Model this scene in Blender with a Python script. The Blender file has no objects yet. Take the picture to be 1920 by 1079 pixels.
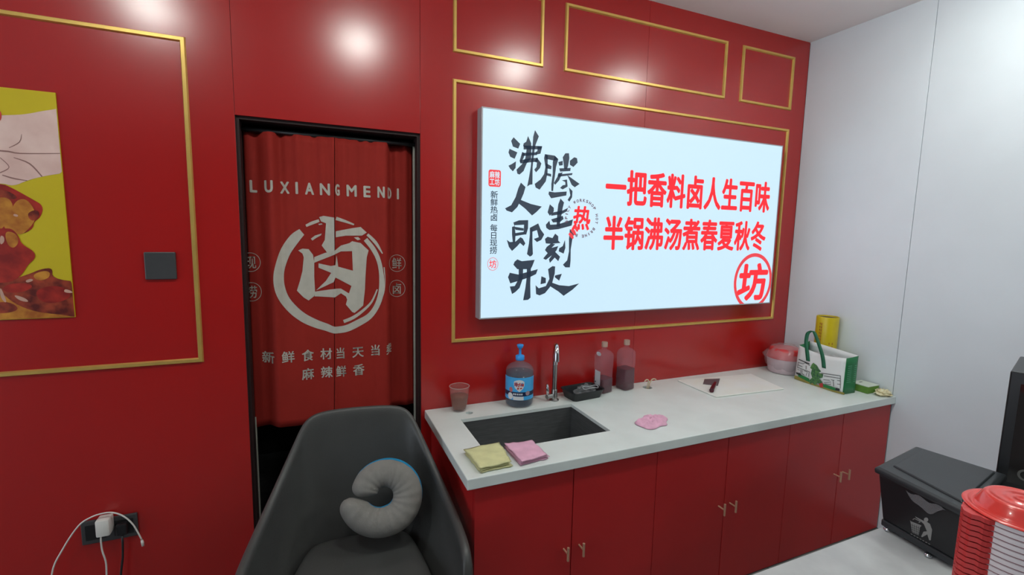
import bpy, bmesh, math, random
from mathutils import Vector, Matrix, noise

# ------------------------------------------------------------------ camera, world, light, exposure
SC = bpy.context.scene
COL = SC.collection
PI = math.pi
F_PX, YAW, PITCH, ROLL = 873.94, 0.4002, 0.1148, 0.0196
CAM = Vector((0.0, -2.1, 1.6))
_cy, _sy, _cp, _sp = math.cos(YAW), math.sin(YAW), math.cos(PITCH), math.sin(PITCH)
FW = Vector((_sy*_cp, _cy*_cp, -_sp)); _r = Vector((_cy, -_sy, 0)); _u = _r.cross(FW)
_c, _s = math.cos(ROLL), math.sin(ROLL)
RT = _c*_r + _s*_u; UP = -_s*_r + _c*_u
cam_d = bpy.data.cameras.new('camera'); cam = bpy.data.objects.new('camera', cam_d); COL.objects.link(cam)
cam_d.sensor_fit = 'HORIZONTAL'; cam_d.sensor_width = 36; cam_d.lens = F_PX/1920*36; cam_d.clip_start = 0.02
M = Matrix((RT, UP, -FW)).transposed().to_4x4(); M.translation = CAM
cam.matrix_world = M
SC.camera = cam

world = bpy.data.worlds.new('world'); SC.world = world; world.use_nodes = True
wb = world.node_tree.nodes['Background']
wb.inputs['Color'].default_value = (0.80, 0.90, 1.0, 1); wb.inputs['Strength'].default_value = 1.7
LAMP_L = 66.0            # radiance of the downlight lenses
SIGN_L = 0.78   # radiance scale of the backlit sign
SC.view_settings.view_transform = 'Standard'; SC.view_settings.look = 'None'
SC.view_settings.gamma = 1.0; SC.view_settings.use_curve_mapping = False
SC.view_settings.exposure = 0.42

def ray(px, py): return FW + RT*((px-960)/F_PX) + UP*((539.5-py)/F_PX)
def on_y(px, py, y):
    v = ray(px, py); t = (y-CAM.y)/v.y; return CAM + v*t
def on_z(px, py, z):
    v = ray(px, py); t = (z-CAM.z)/v.z; return CAM + v*t
def on_plane(px, py, p, n):
    v = ray(px, py); t = (p-CAM).dot(n)/v.dot(n); return CAM + v*t

# ------------------------------------------------------------------ materials
def srgb(r, g, b):
    f = lambda c: (c/255/12.92 if c/255 <= .04045 else ((c/255+.055)/1.055)**2.4)
    return (f(r), f(g), f(b), 1)
MATS = {}
def mat(name, col, rough=0.5, metal=0.0, var=0.0, scale=8.0, bump=0.0, bscale=60.0, emit=None, estr=1.0,
        trans=0.0, ior=1.45, alpha=1.0, col2=None, detail=4.0, spec=0.5, stretch=None, coat=0.0):
    if name in MATS: return MATS[name]
    m = bpy.data.materials.new(name); m.use_nodes = True; nt = m.node_tree
    b = nt.nodes['Principled BSDF']
    b.inputs['Base Color'].default_value = col; b.inputs['Roughness'].default_value = rough
    b.inputs['Metallic'].default_value = metal; b.inputs['IOR'].default_value = ior
    b.inputs['Transmission Weight'].default_value = trans; b.inputs['Alpha'].default_value = alpha
    b.inputs['Specular IOR Level'].default_value = spec; b.inputs['Coat Weight'].default_value = coat
    if emit:
        b.inputs['Emission Color'].default_value = emit; b.inputs['Emission Strength'].default_value = estr
    if var > 0 or col2 or bump > 0:
        tc = nt.nodes.new('ShaderNodeTexCoord'); mp = nt.nodes.new('ShaderNodeMapping')
        nt.links.new(tc.outputs['Object'], mp.inputs['Vector'])
        if stretch: mp.inputs['Scale'].default_value = stretch
    if var > 0 or col2:
        n = nt.nodes.new('ShaderNodeTexNoise'); n.inputs['Scale'].default_value = scale; n.inputs['Detail'].default_value = detail
        nt.links.new(mp.outputs[0], n.inputs['Vector'])
        rp = nt.nodes.new('ShaderNodeValToRGB'); rp.color_ramp.elements[0].position = .35; rp.color_ramp.elements[1].position = .68
        c2 = col2 if col2 else tuple(min(1, c*(1-var)) for c in col[:3])+(1,)
        rp.color_ramp.elements[0].color = c2; rp.color_ramp.elements[1].color = col
        nt.links.new(n.outputs['Fac'], rp.inputs['Fac']); nt.links.new(rp.outputs['Color'], b.inputs['Base Color'])
    if bump > 0:
        n2 = nt.nodes.new('ShaderNodeTexNoise'); n2.inputs['Scale'].default_value = bscale; n2.inputs['Detail'].default_value = 3
        nt.links.new(mp.outputs[0], n2.inputs['Vector'])
        bp = nt.nodes.new('ShaderNodeBump'); bp.inputs['Strength'].default_value = bump; bp.inputs['Distance'].default_value = .002
        nt.links.new(n2.outputs['Fac'], bp.inputs['Height']); nt.links.new(bp.outputs['Normal'], b.inputs['Normal'])
    MATS[name] = m; return m
def film_mat(name, col, clear, rough=0.15):
    """thin clear plastic film: mostly see-through with a glossy sheen"""
    if name in MATS: return MATS[name]
    m = bpy.data.materials.new(name); m.use_nodes = True; nt = m.node_tree
    out = nt.nodes['Material Output']; b = nt.nodes['Principled BSDF']
    b.inputs['Base Color'].default_value = col; b.inputs['Roughness'].default_value = rough
    t = nt.nodes.new('ShaderNodeBsdfTransparent'); mx = nt.nodes.new('ShaderNodeMixShader'); mx.inputs[0].default_value = clear
    nt.links.new(b.outputs[0], mx.inputs[1]); nt.links.new(t.outputs[0], mx.inputs[2]); nt.links.new(mx.outputs[0], out.inputs[0])
    MATS[name] = m; return m

RED = mat('red_panel', (0.40, 0.008, 0.007, 1), 0.24, var=.08, scale=1.5, ior=1.66)
CABRED = mat('red_cabinet_board', (0.44, 0.014, 0.015, 1), 0.34, var=.10, scale=2, ior=1.5)
GOLD = mat('gold_metal', (0.74, 0.49, 0.13, 1), 0.36, 0.55, var=.12, scale=14)
WHITEP = mat('white_wall_panel', (0.70, 0.755, 0.80, 1), 0.5, var=.05, scale=3)
CEIL = mat('ceiling_paint', (0.90, 0.89, 0.87, 1), 0.8, var=.04, scale=2)
DARKW = mat('grey_room_paint', (0.11, 0.11, 0.11, 1), 0.8, var=.08, scale=2)
BLACKW = mat('storeroom_dark_paint', (0.05, 0.05, 0.055, 1), 0.9, var=.2, scale=3)
FLOORM = mat('floor_tile', (0.20, 0.195, 0.19, 1), 0.5, var=.15, scale=4)
GROUT = mat('tile_grout', (0.16, 0.155, 0.15, 1), 0.8, var=.2, scale=20)
QUARTZ = mat('white_quartz', (0.70, 0.755, 0.735, 1), 0.26, col2=(0.65, 0.70, 0.68, 1), scale=7, detail=8)
MARBLE = mat('pale_marble', (0.50, 0.515, 0.52, 1), 0.3, col2=(0.41, 0.42, 0.43, 1), scale=9, detail=7)
STEEL = mat('brushed_steel', (0.24, 0.245, 0.25, 1), 0.35, 0.7, var=.2, scale=12, stretch=(1, 1, 12))
CHROME = mat('chrome', (0.62, 0.63, 0.65, 1), 0.15, 1.0, var=.06, scale=10)
NICKEL = mat('dull_nickel', (0.38, 0.37, 0.36, 1), 0.3, 1.0, var=.1, scale=10)
LEATHER = mat('grey_leather', (0.062, 0.062, 0.060, 1), 0.42, var=.15, scale=6, bump=.25, bscale=260)
BLACKPL = mat('black_plastic', (0.014, 0.015, 0.017, 1), 0.35, var=.2, scale=9)
BLACKSAT = mat('black_satin_plastic', (0.030, 0.034, 0.038, 1), 0.38, var=.15, scale=9, bump=.1, bscale=300)
DARKGREY = mat('dark_grey_plate', (0.055, 0.055, 0.058, 1), 0.4, var=.1, scale=9)
WHITEPL = mat('white_plastic', (0.72, 0.70, 0.66, 1), 0.35, var=.05, scale=9)
WHITEPAP = mat('white_print_film', (0.74, 0.76, 0.75, 1), 0.4, var=.04, scale=9)

# ------------------------------------------------------------------ mesh helpers
class MB:
    def __init__(s): s.v = []; s.f = []
    def add(s, vs, fs):
        o = len(s.v); s.v += [tuple(v) for v in vs]; s.f += [tuple(i+o for i in f) for f in fs]; return s
    def box(s, x0, x1, y0, y1, z0, z1):
        return s.add([(x0,y0,z0),(x1,y0,z0),(x1,y1,z0),(x0,y1,z0),(x0,y0,z1),(x1,y0,z1),(x1,y1,z1),(x0,y1,z1)],
                     [(0,3,2,1),(4,5,6,7),(0,1,5,4),(1,2,6,5),(2,3,7,6),(3,0,4,7)])
    def grid(s, fn, nu, nv, closed_u=False):
        vs = [fn(i/(nu if closed_u else nu), j/nv) for j in range(nv+1) for i in range(nu + (0 if closed_u else 1))]
        w = nu if closed_u else nu+1; fs = []
        for j in range(nv):
            for i in range(nu):
                a, b = j*w+i, j*w+(i+1) % w
                fs.append((a, b, b+w, a+w))
        return s.add(vs, fs)
    def lathe(s, prof, cx=0, cy=0, seg=32, z0=0, caps=True):
        n = len(prof); vs = []
        for r, z in prof:
            for k in range(seg):
                a = 2*PI*k/seg; vs.append((cx+r*math.cos(a), cy+r*math.sin(a), z0+z))
        fs = [(i*seg+k, i*seg+(k+1) % seg, (i+1)*seg+(k+1) % seg, (i+1)*seg+k) for i in range(n-1) for k in range(seg)]
        if caps:
            if prof[0][0] > 1e-6: fs.append(tuple(range(seg-1, -1, -1)))
            if prof[-1][0] > 1e-6: fs.append(tuple((n-1)*seg+k for k in range(seg)))
        return s.add(vs, fs)
    def tube(s, pts, r, seg=10, caps=True, flat=None):
        P = [Vector(p) for p in pts]; n = len(P); vs = []; prev = None
        for i, p in enumerate(P):
            t = (P[min(i+1, n-1)]-P[max(i-1, 0)]).normalized()
            ref = Vector((0, 0, 1)) if abs(t.z) < .9 else Vector((1, 0, 0))
            if prev is None: a = t.cross(ref).normalized()
            else: a = (prev - t*prev.dot(t)).normalized()
            prev = a; b = t.cross(a); rr = r[i] if isinstance(r, (list, tuple)) else r
            for k in range(seg):
                an = 2*PI*k/seg; vs.append(p + a*(rr*math.cos(an)) + b*(rr*math.sin(an)))
        fs = [(i*seg+k, i*seg+(k+1) % seg, (i+1)*seg+(k+1) % seg, (i+1)*seg+k) for i in range(n-1) for k in range(seg)]
        if caps: fs += [tuple(range(seg-1, -1, -1)), tuple((n-1)*seg+k for k in range(seg))]
        return s.add(vs, fs)
    def prism(s, poly, z0, z1):
        n = len(poly)
        return s.add([(x, y, z0) for x, y in poly]+[(x, y, z1) for x, y in poly],
                     [tuple(range(n-1, -1, -1)), tuple(range(n, 2*n))]+[(i, (i+1) % n, n+(i+1) % n, n+i) for i in range(n)])
    def build(s, name, m, parent=None, smooth=False, bevel=0, subsurf=0, solid=0, fixn=True, angle=None):
        me = bpy.data.meshes.new(name); me.from_pydata(s.v, [], s.f)
        bm = bmesh.new(); bm.from_mesh(me)
        bmesh.ops.remove_doubles(bm, verts=bm.verts, dist=1e-6)
        if fixn: bmesh.ops.recalc_face_normals(bm, faces=bm.faces)
        if bevel:
            es = [e for e in bm.edges if len(e.link_faces) == 2 and e.calc_face_angle(0) > .5]
            bmesh.ops.bevel(bm, geom=es, offset=bevel, segments=2, profile=.5, affect='EDGES', clamp_overlap=True)
        bm.to_mesh(me); bm.free()
        me.materials.append(m)
        if smooth or angle:
            for p in me.polygons: p.use_smooth = True
        if angle: me.set_sharp_from_angle(angle=angle)
        o = bpy.data.objects.new(name, me); COL.objects.link(o)
        if solid:
            md = o.modifiers.new('thickness', 'SOLIDIFY'); md.thickness = solid; md.offset = 0
        if subsurf:
            md = o.modifiers.new('round', 'SUBSURF'); md.levels = subsurf; md.render_levels = subsurf
        if parent is not None: put(o, parent)
        return o
def put(o, parent):
    o.parent = parent
    o.matrix_parent_inverse = Matrix.Identity(4)
    pm = Matrix.Identity(4); p = parent
    while p is not None: pm = Matrix.LocRotScale(p.location, p.rotation_euler, None) @ pm; p = p.parent
    o.data.transform(pm.inverted())
def tag(o, label, cat, group=None):
    o['label'] = label; o['category'] = cat
    if group: o['group'] = group
    return o
def thing(name, label, cat, loc, group=None):
    e = bpy.data.objects.new(name, None); e.empty_display_size = .05; COL.objects.link(e); e.location = loc
    return tag(e, label, cat, group)
def struct(o): o['kind'] = 'structure'; return o
def lab(o, l): o['label'] = l; return o

# glyphs from the built-in font (its fallback covers Chinese)
GL = {}
def glyph(ch, bold=0.0):
    k = (ch, bold)
    if k not in GL:
        cu = bpy.data.curves.new('g', 'FONT'); cu.body = ch; cu.offset = bold; cu.resolution_u = 4
        o = bpy.data.objects.new('g', cu); COL.objects.link(o)
        dg = bpy.context.evaluated_depsgraph_get(); dg.update()
        ev = o.evaluated_get(dg); me = ev.to_mesh()
        GL[k] = ([(v.co.x, v.co.y) for v in me.vertices], [tuple(p.vertices) for p in me.polygons])
        ev.to_mesh_clear(); bpy.data.objects.remove(o); bpy.data.curves.remove(cu)
    return GL[k]
def put_glyph(mb, ch, fn, x0, x1, z0, z1, bold=0.0, box=False, shear=0.0):
    """map a glyph's em square (or its own bounding box) on to the rectangle; fn turns (x,z) into a point.
    bold thickens the strokes by overlaying shifted copies (share of the em)"""
    vs, fs = glyph(ch)
    if box:
        a, b = min(v[0] for v in vs), max(v[0] for v in vs); c, d = min(v[1] for v in vs), max(v[1] for v in vs)
    else: a, b, c, d = 0.03, .97, -.075, .845
    w, h = x1-x0, z1-z0; e = bold*h*.9
    sh = [(0, 0)] if bold <= 0 else [(0, 0)]+[(math.cos(k*PI/4), math.sin(k*PI/4)) for k in range(8)]
    for sx, sz in sh:
        pts = []
        for x, y in vs:
            u, v = (x-a)/(b-a), (y-c)/(d-c)
            pts.append(fn(x0+e+(w-2*e)*u+shear*(v-.5)*w+sx*e, z0+e+(h-2*e)*v+sz*e))
        mb.add(pts, fs)
def poly_mb(mb, pts): mb.add(pts, [tuple(range(len(pts)))])
def ribbon(mb, pts, fn, sub=4):
    """brush stroke: [(x,y,width)...] smoothed, mapped by fn"""
    P = [Vector((p[0], p[1], p[2])) for p in pts]
    if sub > 1 and len(P) > 2:
        Q = []
        for i in range(len(P)-1):
            p0, p1, p2, p3 = P[max(i-1, 0)], P[i], P[i+1], P[min(i+2, len(P)-1)]
            for k in range(sub):
                t = k/sub
                Q.append(.5*((2*p1)+(p2-p0)*t+(2*p0-5*p1+4*p2-p3)*t*t+(3*p1-p0-3*p2+p3)*t**3))
        P = Q+[P[-1]]
    L = []; n = len(P)
    for i, p in enumerate(P):
        d = P[min(i+1, n-1)]-P[max(i-1, 0)]; d.z = 0; d.normalize(); nn = Vector((-d.y, d.x, 0))
        L.append((fn(p.x+nn.x*p.z/2, p.y+nn.y*p.z/2), fn(p.x-nn.x*p.z/2, p.y-nn.y*p.z/2)))
    vs = [q for pr in L for q in pr]
    mb.add(vs, [(2*i, 2*i+1, 2*i+3, 2*i+2) for i in range(n-1)])
def apply_mods(o):
    dg = bpy.context.evaluated_depsgraph_get(); dg.update()
    me = bpy.data.meshes.new_from_object(o.evaluated_get(dg)); o.modifiers.clear(); o.data = me

# ------------------------------------------------------------------ the room
W, H = 2.866, 2.815
XL, YF = -4.0, -4.5
DX0, DX1, DZ = -0.268, 0.438, 2.029
struct(MB().box(XL, W+.1, YF, 1.6, -.08, -.004).build('floor', GROUT))
fl = bpy.data.objects['floor']
tile0 = None
for i in range(12):
    for j in range(8):
        x0, y0 = XL+i*.6, -j*.6-.6
        if x0+.6 > W+.05 or y0 < YF-.01: continue
        if tile0 is None:
            tile0 = MB().box(0, .596, 0, .596, -.004, 0).build('tile', FLOORM, fl, bevel=.001); t = tile0
        else:
            t = tile0.copy(); COL.objects.link(t); t.parent = fl
        t.location = (x0+.002, y0+.002, 0)
struct(MB().box(XL, W+.1, YF, .1, H, H+.08).build('ceiling', CEIL))
wbk = MB(); wbk.box(XL, DX0, .010, .10, 0, H); wbk.box(DX1, W+.1, .010, .10, 0, H); wbk.box(DX0, DX1, .010, .10, DZ, H)
wbk = struct(wbk.build('wall_back', BLACKW))
def wpanel(x0, x1, z0, z1): MB().box(x0+.0006, x1-.0006, 0, .0095, z0, z1).build('panel', RED, wbk, bevel=.0006)
for a, b in ((XL, -2.668), (-2.668, -1.468), (-1.468, DX0), (DX1, 1.638), (1.638, W)): wpanel(a, b, 0, H)
wpanel(DX0, DX1, DZ, H)
wr = struct(MB().box(W+.009, W+.1, YF, .0, 0, H).build('wall_right', DARKW))
for a, b in ((-.652, 0.0), (-1.852, -.652), (-3.052, -1.852), (YF, -3.052)):
    MB().box(W, W+.009, a+.0012, b-.0012, 0, H).build('panel', WHITEP, wr, bevel=.001)
# far side of the shop: closed wall behind the viewer, wide shop window on the left
struct(MB().box(XL, W+.1, YF-.1, YF, 0, H).build('wall_front', DARKW))
wl = MB(); wl.box(XL-.1, XL, YF, .1, 0, .12); wl.box(XL-.1, XL, YF, .1, 2.55, H); wl.box(XL-.1, XL, YF, YF+.15, .12, 2.55); wl.box(XL-.1, XL, -.2, .1, .12, 2.55)
struct(wl.build('wall_left', DARKW))
wn = struct(MB().box(XL-.07, XL-.03, -2.40, -2.34, .12, 2.55).build('window_1', NICKEL))
# store room behind the curtain
sr = MB(); sr.box(-.9, -.84, .101, 1.5, 0, 2.4); sr.box(1.0, 1.06, .101, 1.5, 0, 2.4); sr.box(-.9, 1.06, 1.5, 1.56, 0, 2.4); sr.box(-.9, 1.06, .101, 1.56, 2.4, 2.46)
struct(sr.build('wall_storeroom', BLACKW))
dr = MB(); dr.box(DX0, DX0+.012, .012, .10, 0, DZ); dr.box(DX1-.012, DX1, .012, .10, 0, DZ); dr.box(DX0+.012, DX1-.012, .012, .10, DZ-.012, DZ)
dr = struct(dr.build('door_1', mat('dark_door_lining', (0.020, 0.006, 0.006, 1), .6, var=.2, scale=8)))
PALE = mat('pale_edge_strip', (0.42, 0.42, 0.36, 1), .5, var=.1)
MB().box(DX1-.0165, DX1-.012, .070, .095, 0, DZ-.03).build('edge_strip', PALE, dr)
MB().box(DX0+.012, DX0+.0165, .085, .098, 0, .80).build('edge_strip', PALE, dr)

# gold mouldings on the red wall
def gold_frame(name, x0, x1, z0, z1, w=.0175, d=.009):
    e = bpy.data.objects.new(name, None); COL.objects.link(e); e.location = ((x0+x1)/2, 0, (z0+z1)/2); struct(e)
    o = [(x0, z0), (x1, z0), (x1, z1), (x0, z1)]; i = [(x0+w, z0+w), (x1-w, z0+w), (x1-w, z1-w), (x0+w, z1-w)]
    k = .20
    for q in range(4):
        a, b, c, dd = o[q], o[(q+1) % 4], i[(q+1) % 4], i[q]
        m = lambda p, r, t: (p[0]+(r[0]-p[0])*t, p[1]+(r[1]-p[1])*t)
        vs = [(a[0], -.0004, a[1]), (b[0], -.0004, b[1]), (c[0], -.0004, c[1]), (dd[0], -.0004, dd[1])]
        for s_, t_ in ((a, dd), (b, c)): pass
        tp = [m(a, dd, k), m(b, c, k), m(c, b, k), m(dd, a, k)]
        vs += [(p[0], -d, p[1]) for p in tp]
        MB().add(vs, [(3, 2, 1, 0), (4, 5, 6, 7), (0, 1, 5, 4), (1, 2, 6, 5), (2, 3, 7, 6), (3, 0, 4, 7)]).build('strip', GOLD, e)
AX0, AX1, AZ0, AZ1 = .5828, 2.7365, 1.0815, 2.2800
gold_frame('trim_1', AX0, AX1, AZ0, AZ1)
gold_frame('trim_2', AX0, 1.0265, 2.3915, 2.7073)
gold_frame('trim_3', 1.1384, 2.1863, 2.3915, 2.7073)
gold_frame('trim_4', 2.3033, AX1, 2.3915, 2.7073)
gold_frame('trim_5', -2.2, -.4118, 1.0790, 2.2825, w=.0185)

# ------------------------------------------------------------------ ceiling downlights (front row seen as reflections in the wall; rear pair added as fill)
LENS = mat('lit_lens', (1, 1, 1, 1), .5, emit=(.92, .97, .91, 1), estr=LAMP_L)
for x, yl, l in ((-.80, -1.19, 'round ceiling downlight nearest the poster end of the red wall'), (.29, -1.19, 'round ceiling downlight in front of the curtained doorway'),
             (1.38, -1.19, 'round ceiling downlight above the sink end of the counter'), (2.33, -1.19, 'round ceiling downlight nearest the white wall'),
             (2.50, -3.00, 'added round ceiling fill light over the middle of the white wall, away from the counter'),  # rear pair is added, out of view, to brighten the white wall
             (2.40, -4.10, 'added round ceiling fill light at the far end of the white wall, farthest from the counter')):
    e = thing('ceiling_downlight', l, 'light', (x, yl, H), 'ceiling downlights in a row')
    MB().lathe([(.098, 0), (.098, -.006), (.092, -.008), (.091, -.002)], x, yl, 32, H, caps=False).build('trim_ring', WHITEPL, e, smooth=True)
    MB().lathe([(.0898, -.004), (.0898, -.026), (.083, -.034), (.070, -.038), (0, -.040)], x, yl, 32, H, caps=False).build('lens', LENS, e)

# ------------------------------------------------------------------ backlit sign
SX0, SX1, SZ0, SZ1, SD = .700, 2.624, 1.198, 2.161, .060
sign = thing('lightbox_sign', 'large white backlit menu sign with black brush calligraphy and red Chinese slogan', 'sign', (1.66, 0, SZ0))
FRM = mat('sign_aluminium', (0.42, 0.41, 0.44, 1), .45, .3, var=.06, scale=5)
mb = MB(); mb.box(SX0, SX0+.006, -SD, -.001, SZ0, SZ1); mb.box(SX1-.006, SX1, -SD, -.001, SZ0, SZ1)
mb.box(SX0+.006, SX1-.006, -SD, -.001, SZ0, SZ0+.006); mb.box(SX0+.006, SX1-.006, -SD, -.001, SZ1-.006, SZ1); mb.box(SX0+.006, SX1-.006, -.004, -.001, SZ0+.006, SZ1-.006)
mb.build('frame', FRM, sign)
FACE = mat('backlit_face', (0.10, 0.11, 0.115, 1), .4, emit=(.545, .75, .895, 1), estr=SIGN_L)
face = MB().box(SX0+.006, SX1-.006, -SD+.0005, -SD+.004, SZ0+.006, SZ1-.006).build('face', FACE, sign)
INK = mat('sign_black_ink', (0.02, 0.025, 0.035, 1), .4, emit=(.022, .034, .055, 1), estr=SIGN_L)
SRED = mat('sign_red_ink', (0.5, 0.03, 0.035, 1), .4, emit=(.56, .040, .052, 1), estr=SIGN_L)
SMALLINK = mat('sign_grey_ink', (0.04, 0.03, 0.04, 1), .4, emit=(.14, .07, .10, 1), estr=SIGN_L)
SWHITE = mat('sign_white_ink', (0.1, 0.11, 0.115, 1), .35, emit=(.60, .74, .82, 1), estr=SIGN_L)
YF1 = -SD-.0006
flat = lambda x, z: (x, YF1, z)
flat2 = lambda x, z: (x, YF1-.0006, z)
def cropA(x, y): p = on_y(940+x/5.994, 230+y/5.994, YF1); return (p.x, YF1, p.z)
def cropB(x, y): p = on_y(940+x/5.994, 390+y/5.994, YF1); return (p.x, YF1, p.z)
CAL = [
 (cropA, [[(138,165),(212,240),(190,293),(130,270),(110,205)], [(92,295),(180,335),(150,408),(100,385),(80,335)], [(165,435),(160,510),(130,548),(100,520),(80,485),(120,465)],
  [(300,150),(335,230),(338,300),(335,400),(285,460),(250,545),(205,585),(180,575),(170,530),(230,470),(270,400),(285,290),(245,265),(250,235),(280,215)],
  [(378,85),(422,155),(385,250),(375,300),(362,400),(352,500),(350,695),(318,700),(290,720),(310,620),(330,500),(340,400),(350,280),(358,160)],
  [(250,258),(455,265),(450,300),(250,303)], [(405,265),(460,266),(440,350),(385,362),(388,330),(405,320)],
  [(235,342),(400,334),(400,366),(235,376)], [(235,330),(265,345),(250,400),(215,460),(205,430)],
  [(210,425),(300,405),(410,395),(410,438),(215,460)], [(400,395),(450,460),(435,510),(390,560),(370,530),(395,500),(400,450),(370,440)]]),
 (cropA, [[(490,355),(522,370),(520,560),(500,660),(430,755),(385,730),(375,690),(440,640),(480,580),(495,500),(480,400)], [(490,355),(600,372),(640,410),(600,430),(500,408)],
  [(603,375),(640,415),(615,500),(602,600),(590,680),(582,770),(562,770),(562,690),(577,580),(578,440)], [(500,455),(565,490),(560,525),(500,515)], [(500,565),(560,578),(560,610),(500,592)],
  [(720,345),(760,345),(765,400),(750,490),(735,530),(705,520),(700,460),(690,390)], [(640,445),(690,430),(690,480),(650,485)], [(770,430),(820,390),(850,400),(858,450),(810,500),(770,475)],
  [(650,515),(780,510),(775,545),(660,552)], [(640,583),(800,568),(795,590),(640,610)], [(690,560),(650,650),(605,700),(590,680),(630,610),(640,570)], [(740,590),(880,690),(825,728),(790,700)],
  [(680,650),(738,640),(745,720),(690,752),(660,735),(690,705),(720,700),(718,668)], [(760,730),(800,770),(795,840),(765,890),(745,870),(775,820)], [(535,775),(600,785),(735,775),(730,820),(560,852),(530,805)]]),
 (cropA, [[(220,675),(272,725),(250,800),(220,870),(180,950),(120,1010),(60,990),(42,965),(110,930),(160,840),(190,740)], [(215,868),(330,915),(455,945),(390,1010),(345,1045),(270,970),(195,910)]]),
 (cropB, [[(665,-105),(705,-60),(690,0),(680,60),(660,160),(660,210),(620,210),(625,120),(630,40),(640,-40)], [(545,-40),(590,0),(590,40),(545,90),(520,50)], [(560,55),(690,30),(750,0),(735,40),(680,70),(560,90)],
  [(560,130),(690,90),(700,125),(660,160),(580,165)], [(500,190),(540,145),(550,190),(640,185),(805,130),(790,200),(640,240),(540,250),(505,225)]]),
 (cropB, [[(135,165),(200,140),(302,138),(300,230),(280,300),(250,300),(255,190),(150,195),(150,215)], [(120,215),(150,205),(160,300),(155,385),(130,400),(120,300)], [(145,212),(252,230),(250,258),(160,248)], [(150,285),(260,268),(260,300),(155,318)],
  [(62,360),(95,385),(160,380),(215,330),(240,345),(270,400),(250,430),(210,395),(180,430),(120,485),(85,440)], [(320,230),(350,240),(350,400),(355,520),(340,540),(320,548),(288,520),(310,400),(320,300)],
  [(320,225),(415,175),(440,240),(482,300),(450,360),(400,385),(365,350),(420,330),(400,250),(345,270)]]),
 (cropB, [[(180,580),(230,600),(375,585),(350,650),(330,690),(180,690),(135,640),(150,605)], [(95,730),(190,750),(410,690),(390,745),(320,780),(200,820),(100,850),(75,780)],
  [(195,680),(245,690),(240,800),(205,900),(160,945),(120,970),(95,885),(150,880),(195,800)], [(287,680),(332,690),(325,850),(328,1010),(300,1035),(245,1040),(270,900),(285,780)]]),
 (cropB, [[(605,290),(640,320),(640,370),(665,395),(560,405),(500,400),(490,350),(520,325),(575,340)], [(560,400),(605,410),(565,450),(640,430),(620,480),(560,540),(500,585),(470,570),(520,510),(490,475),(510,440)],
  [(600,490),(660,550),(640,600),(600,560),(545,620),(535,580),(570,530)], [(715,360),(720,450),(700,515),(645,490),(650,455),(690,430)],
  [(770,240),(830,270),(800,340),(780,470),(778,600),(770,670),(720,670),(692,640),(740,590),(760,490),(760,350)]]),
 (cropB, [[(450,770),(500,790),(500,845),(440,860)], [(605,760),(680,742),(650,820),(600,780)], [(575,655),(605,660),(600,740),(570,850),(540,900),(490,960),(430,985),(390,970),(385,870),(420,905),(500,880),(540,800),(525,690)],
  [(560,838),(650,870),(760,880),(875,850),(800,920),(700,990),(640,940),(545,880)]]),
]
def tri_fill(mb, pts3):
    """fill a (possibly concave) outline lying in one plane"""
    from mathutils.geometry import tessellate_polygon
    P = [Vector(p) for p in pts3]; tr = tessellate_polygon([P]); mb.add(P, [tuple(t) for t in tr])
for fn, polys in CAL:
    mb = MB()
    for k, pl in enumerate(polys): tri_fill(mb, [fn(*p) for p in pl])
    mb.build('brush_character', INK, sign, fixn=False)
def row(text, xs0, xs1, z0, z1, name, m, parent, bold, fn=flat, tight=0.0):
    n = len(text); w = (xs1-xs0)/n
    for i, ch in enumerate(text):
        mb = MB(); put_glyph(mb, ch, fn, xs0+i*w+w*tight, xs0+(i+1)*w-w*tight, z0, z1, bold); mb.build(name, m, parent, fixn=False)
row('一把香料卤人生百味', 1.366, 2.549, 1.757, 1.942, 'slogan_character', SRED, sign, .031)
row('半锅沸汤煮春夏秋冬', 1.364, 2.540, 1.527, 1.704, 'slogan_character', SRED, sign, .031)
# narrow column of small print on the left
mb = MB(); x0, x1, z0, z1 = .7360, .7965, 1.8130, 1.8890; r = .010; pts = []
for cx, cz, a0 in ((x1-r, z1-r, 0), (x0+r, z1-r, 90), (x0+r, z0+r, 180), (x1-r, z0+r, 270)):
    for k in range(5):
        a = math.radians(a0+k*22.5); pts.append(flat(cx+r*math.cos(a), cz+r*math.sin(a)))
poly_mb(mb, pts); mb.build('red_seal', SRED, sign, fixn=False)
mb = MB()
for i, ch in enumerate('麻辣工坊'):
    a = x0+.005+(i % 2)*.0255; b = z1-.0065-(i//2)*.032
    mb = MB(); put_glyph(mb, ch, flat2, a, a+.0245, b-.031, b, .02); mb.build('seal_character', SWHITE, sign, fixn=False)
mb = MB(); zc = 1.7945
for ch in '新鲜热卤 每日现捞':
    if ch == ' ': zc -= .014; continue
    mb = MB(); put_glyph(mb, ch, flat, .7470, .7835, zc-.0335, zc, .012); zc -= .0345; mb.build('column_character', INK, sign, fixn=False)
def ring_mesh(cx, cz, r0, r1, fn, seg=48, rx=1.0):
    mb = MB(); vs = []
    for k in range(seg):
        a = 2*PI*k/seg; vs += [fn(cx+r0*rx*math.cos(a), cz+r0*math.sin(a)), fn(cx+r1*rx*math.cos(a), cz+r1*math.sin(a))]
    return mb.add(vs, [(2*k, 2*k+1, (2*k+3) % (2*seg), (2*k+2) % (2*seg)) for k in range(seg)])
ring_mesh(.7630, 1.4578, .0285, .0305, flat, rx=.88).build('small_ring', SRED, sign, fixn=False)
mb = MB(); put_glyph(mb, '坊', flat, .7445, .7815, 1.4390, 1.4770, .012); mb.build('ring_character', SRED, sign, fixn=False)
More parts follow.
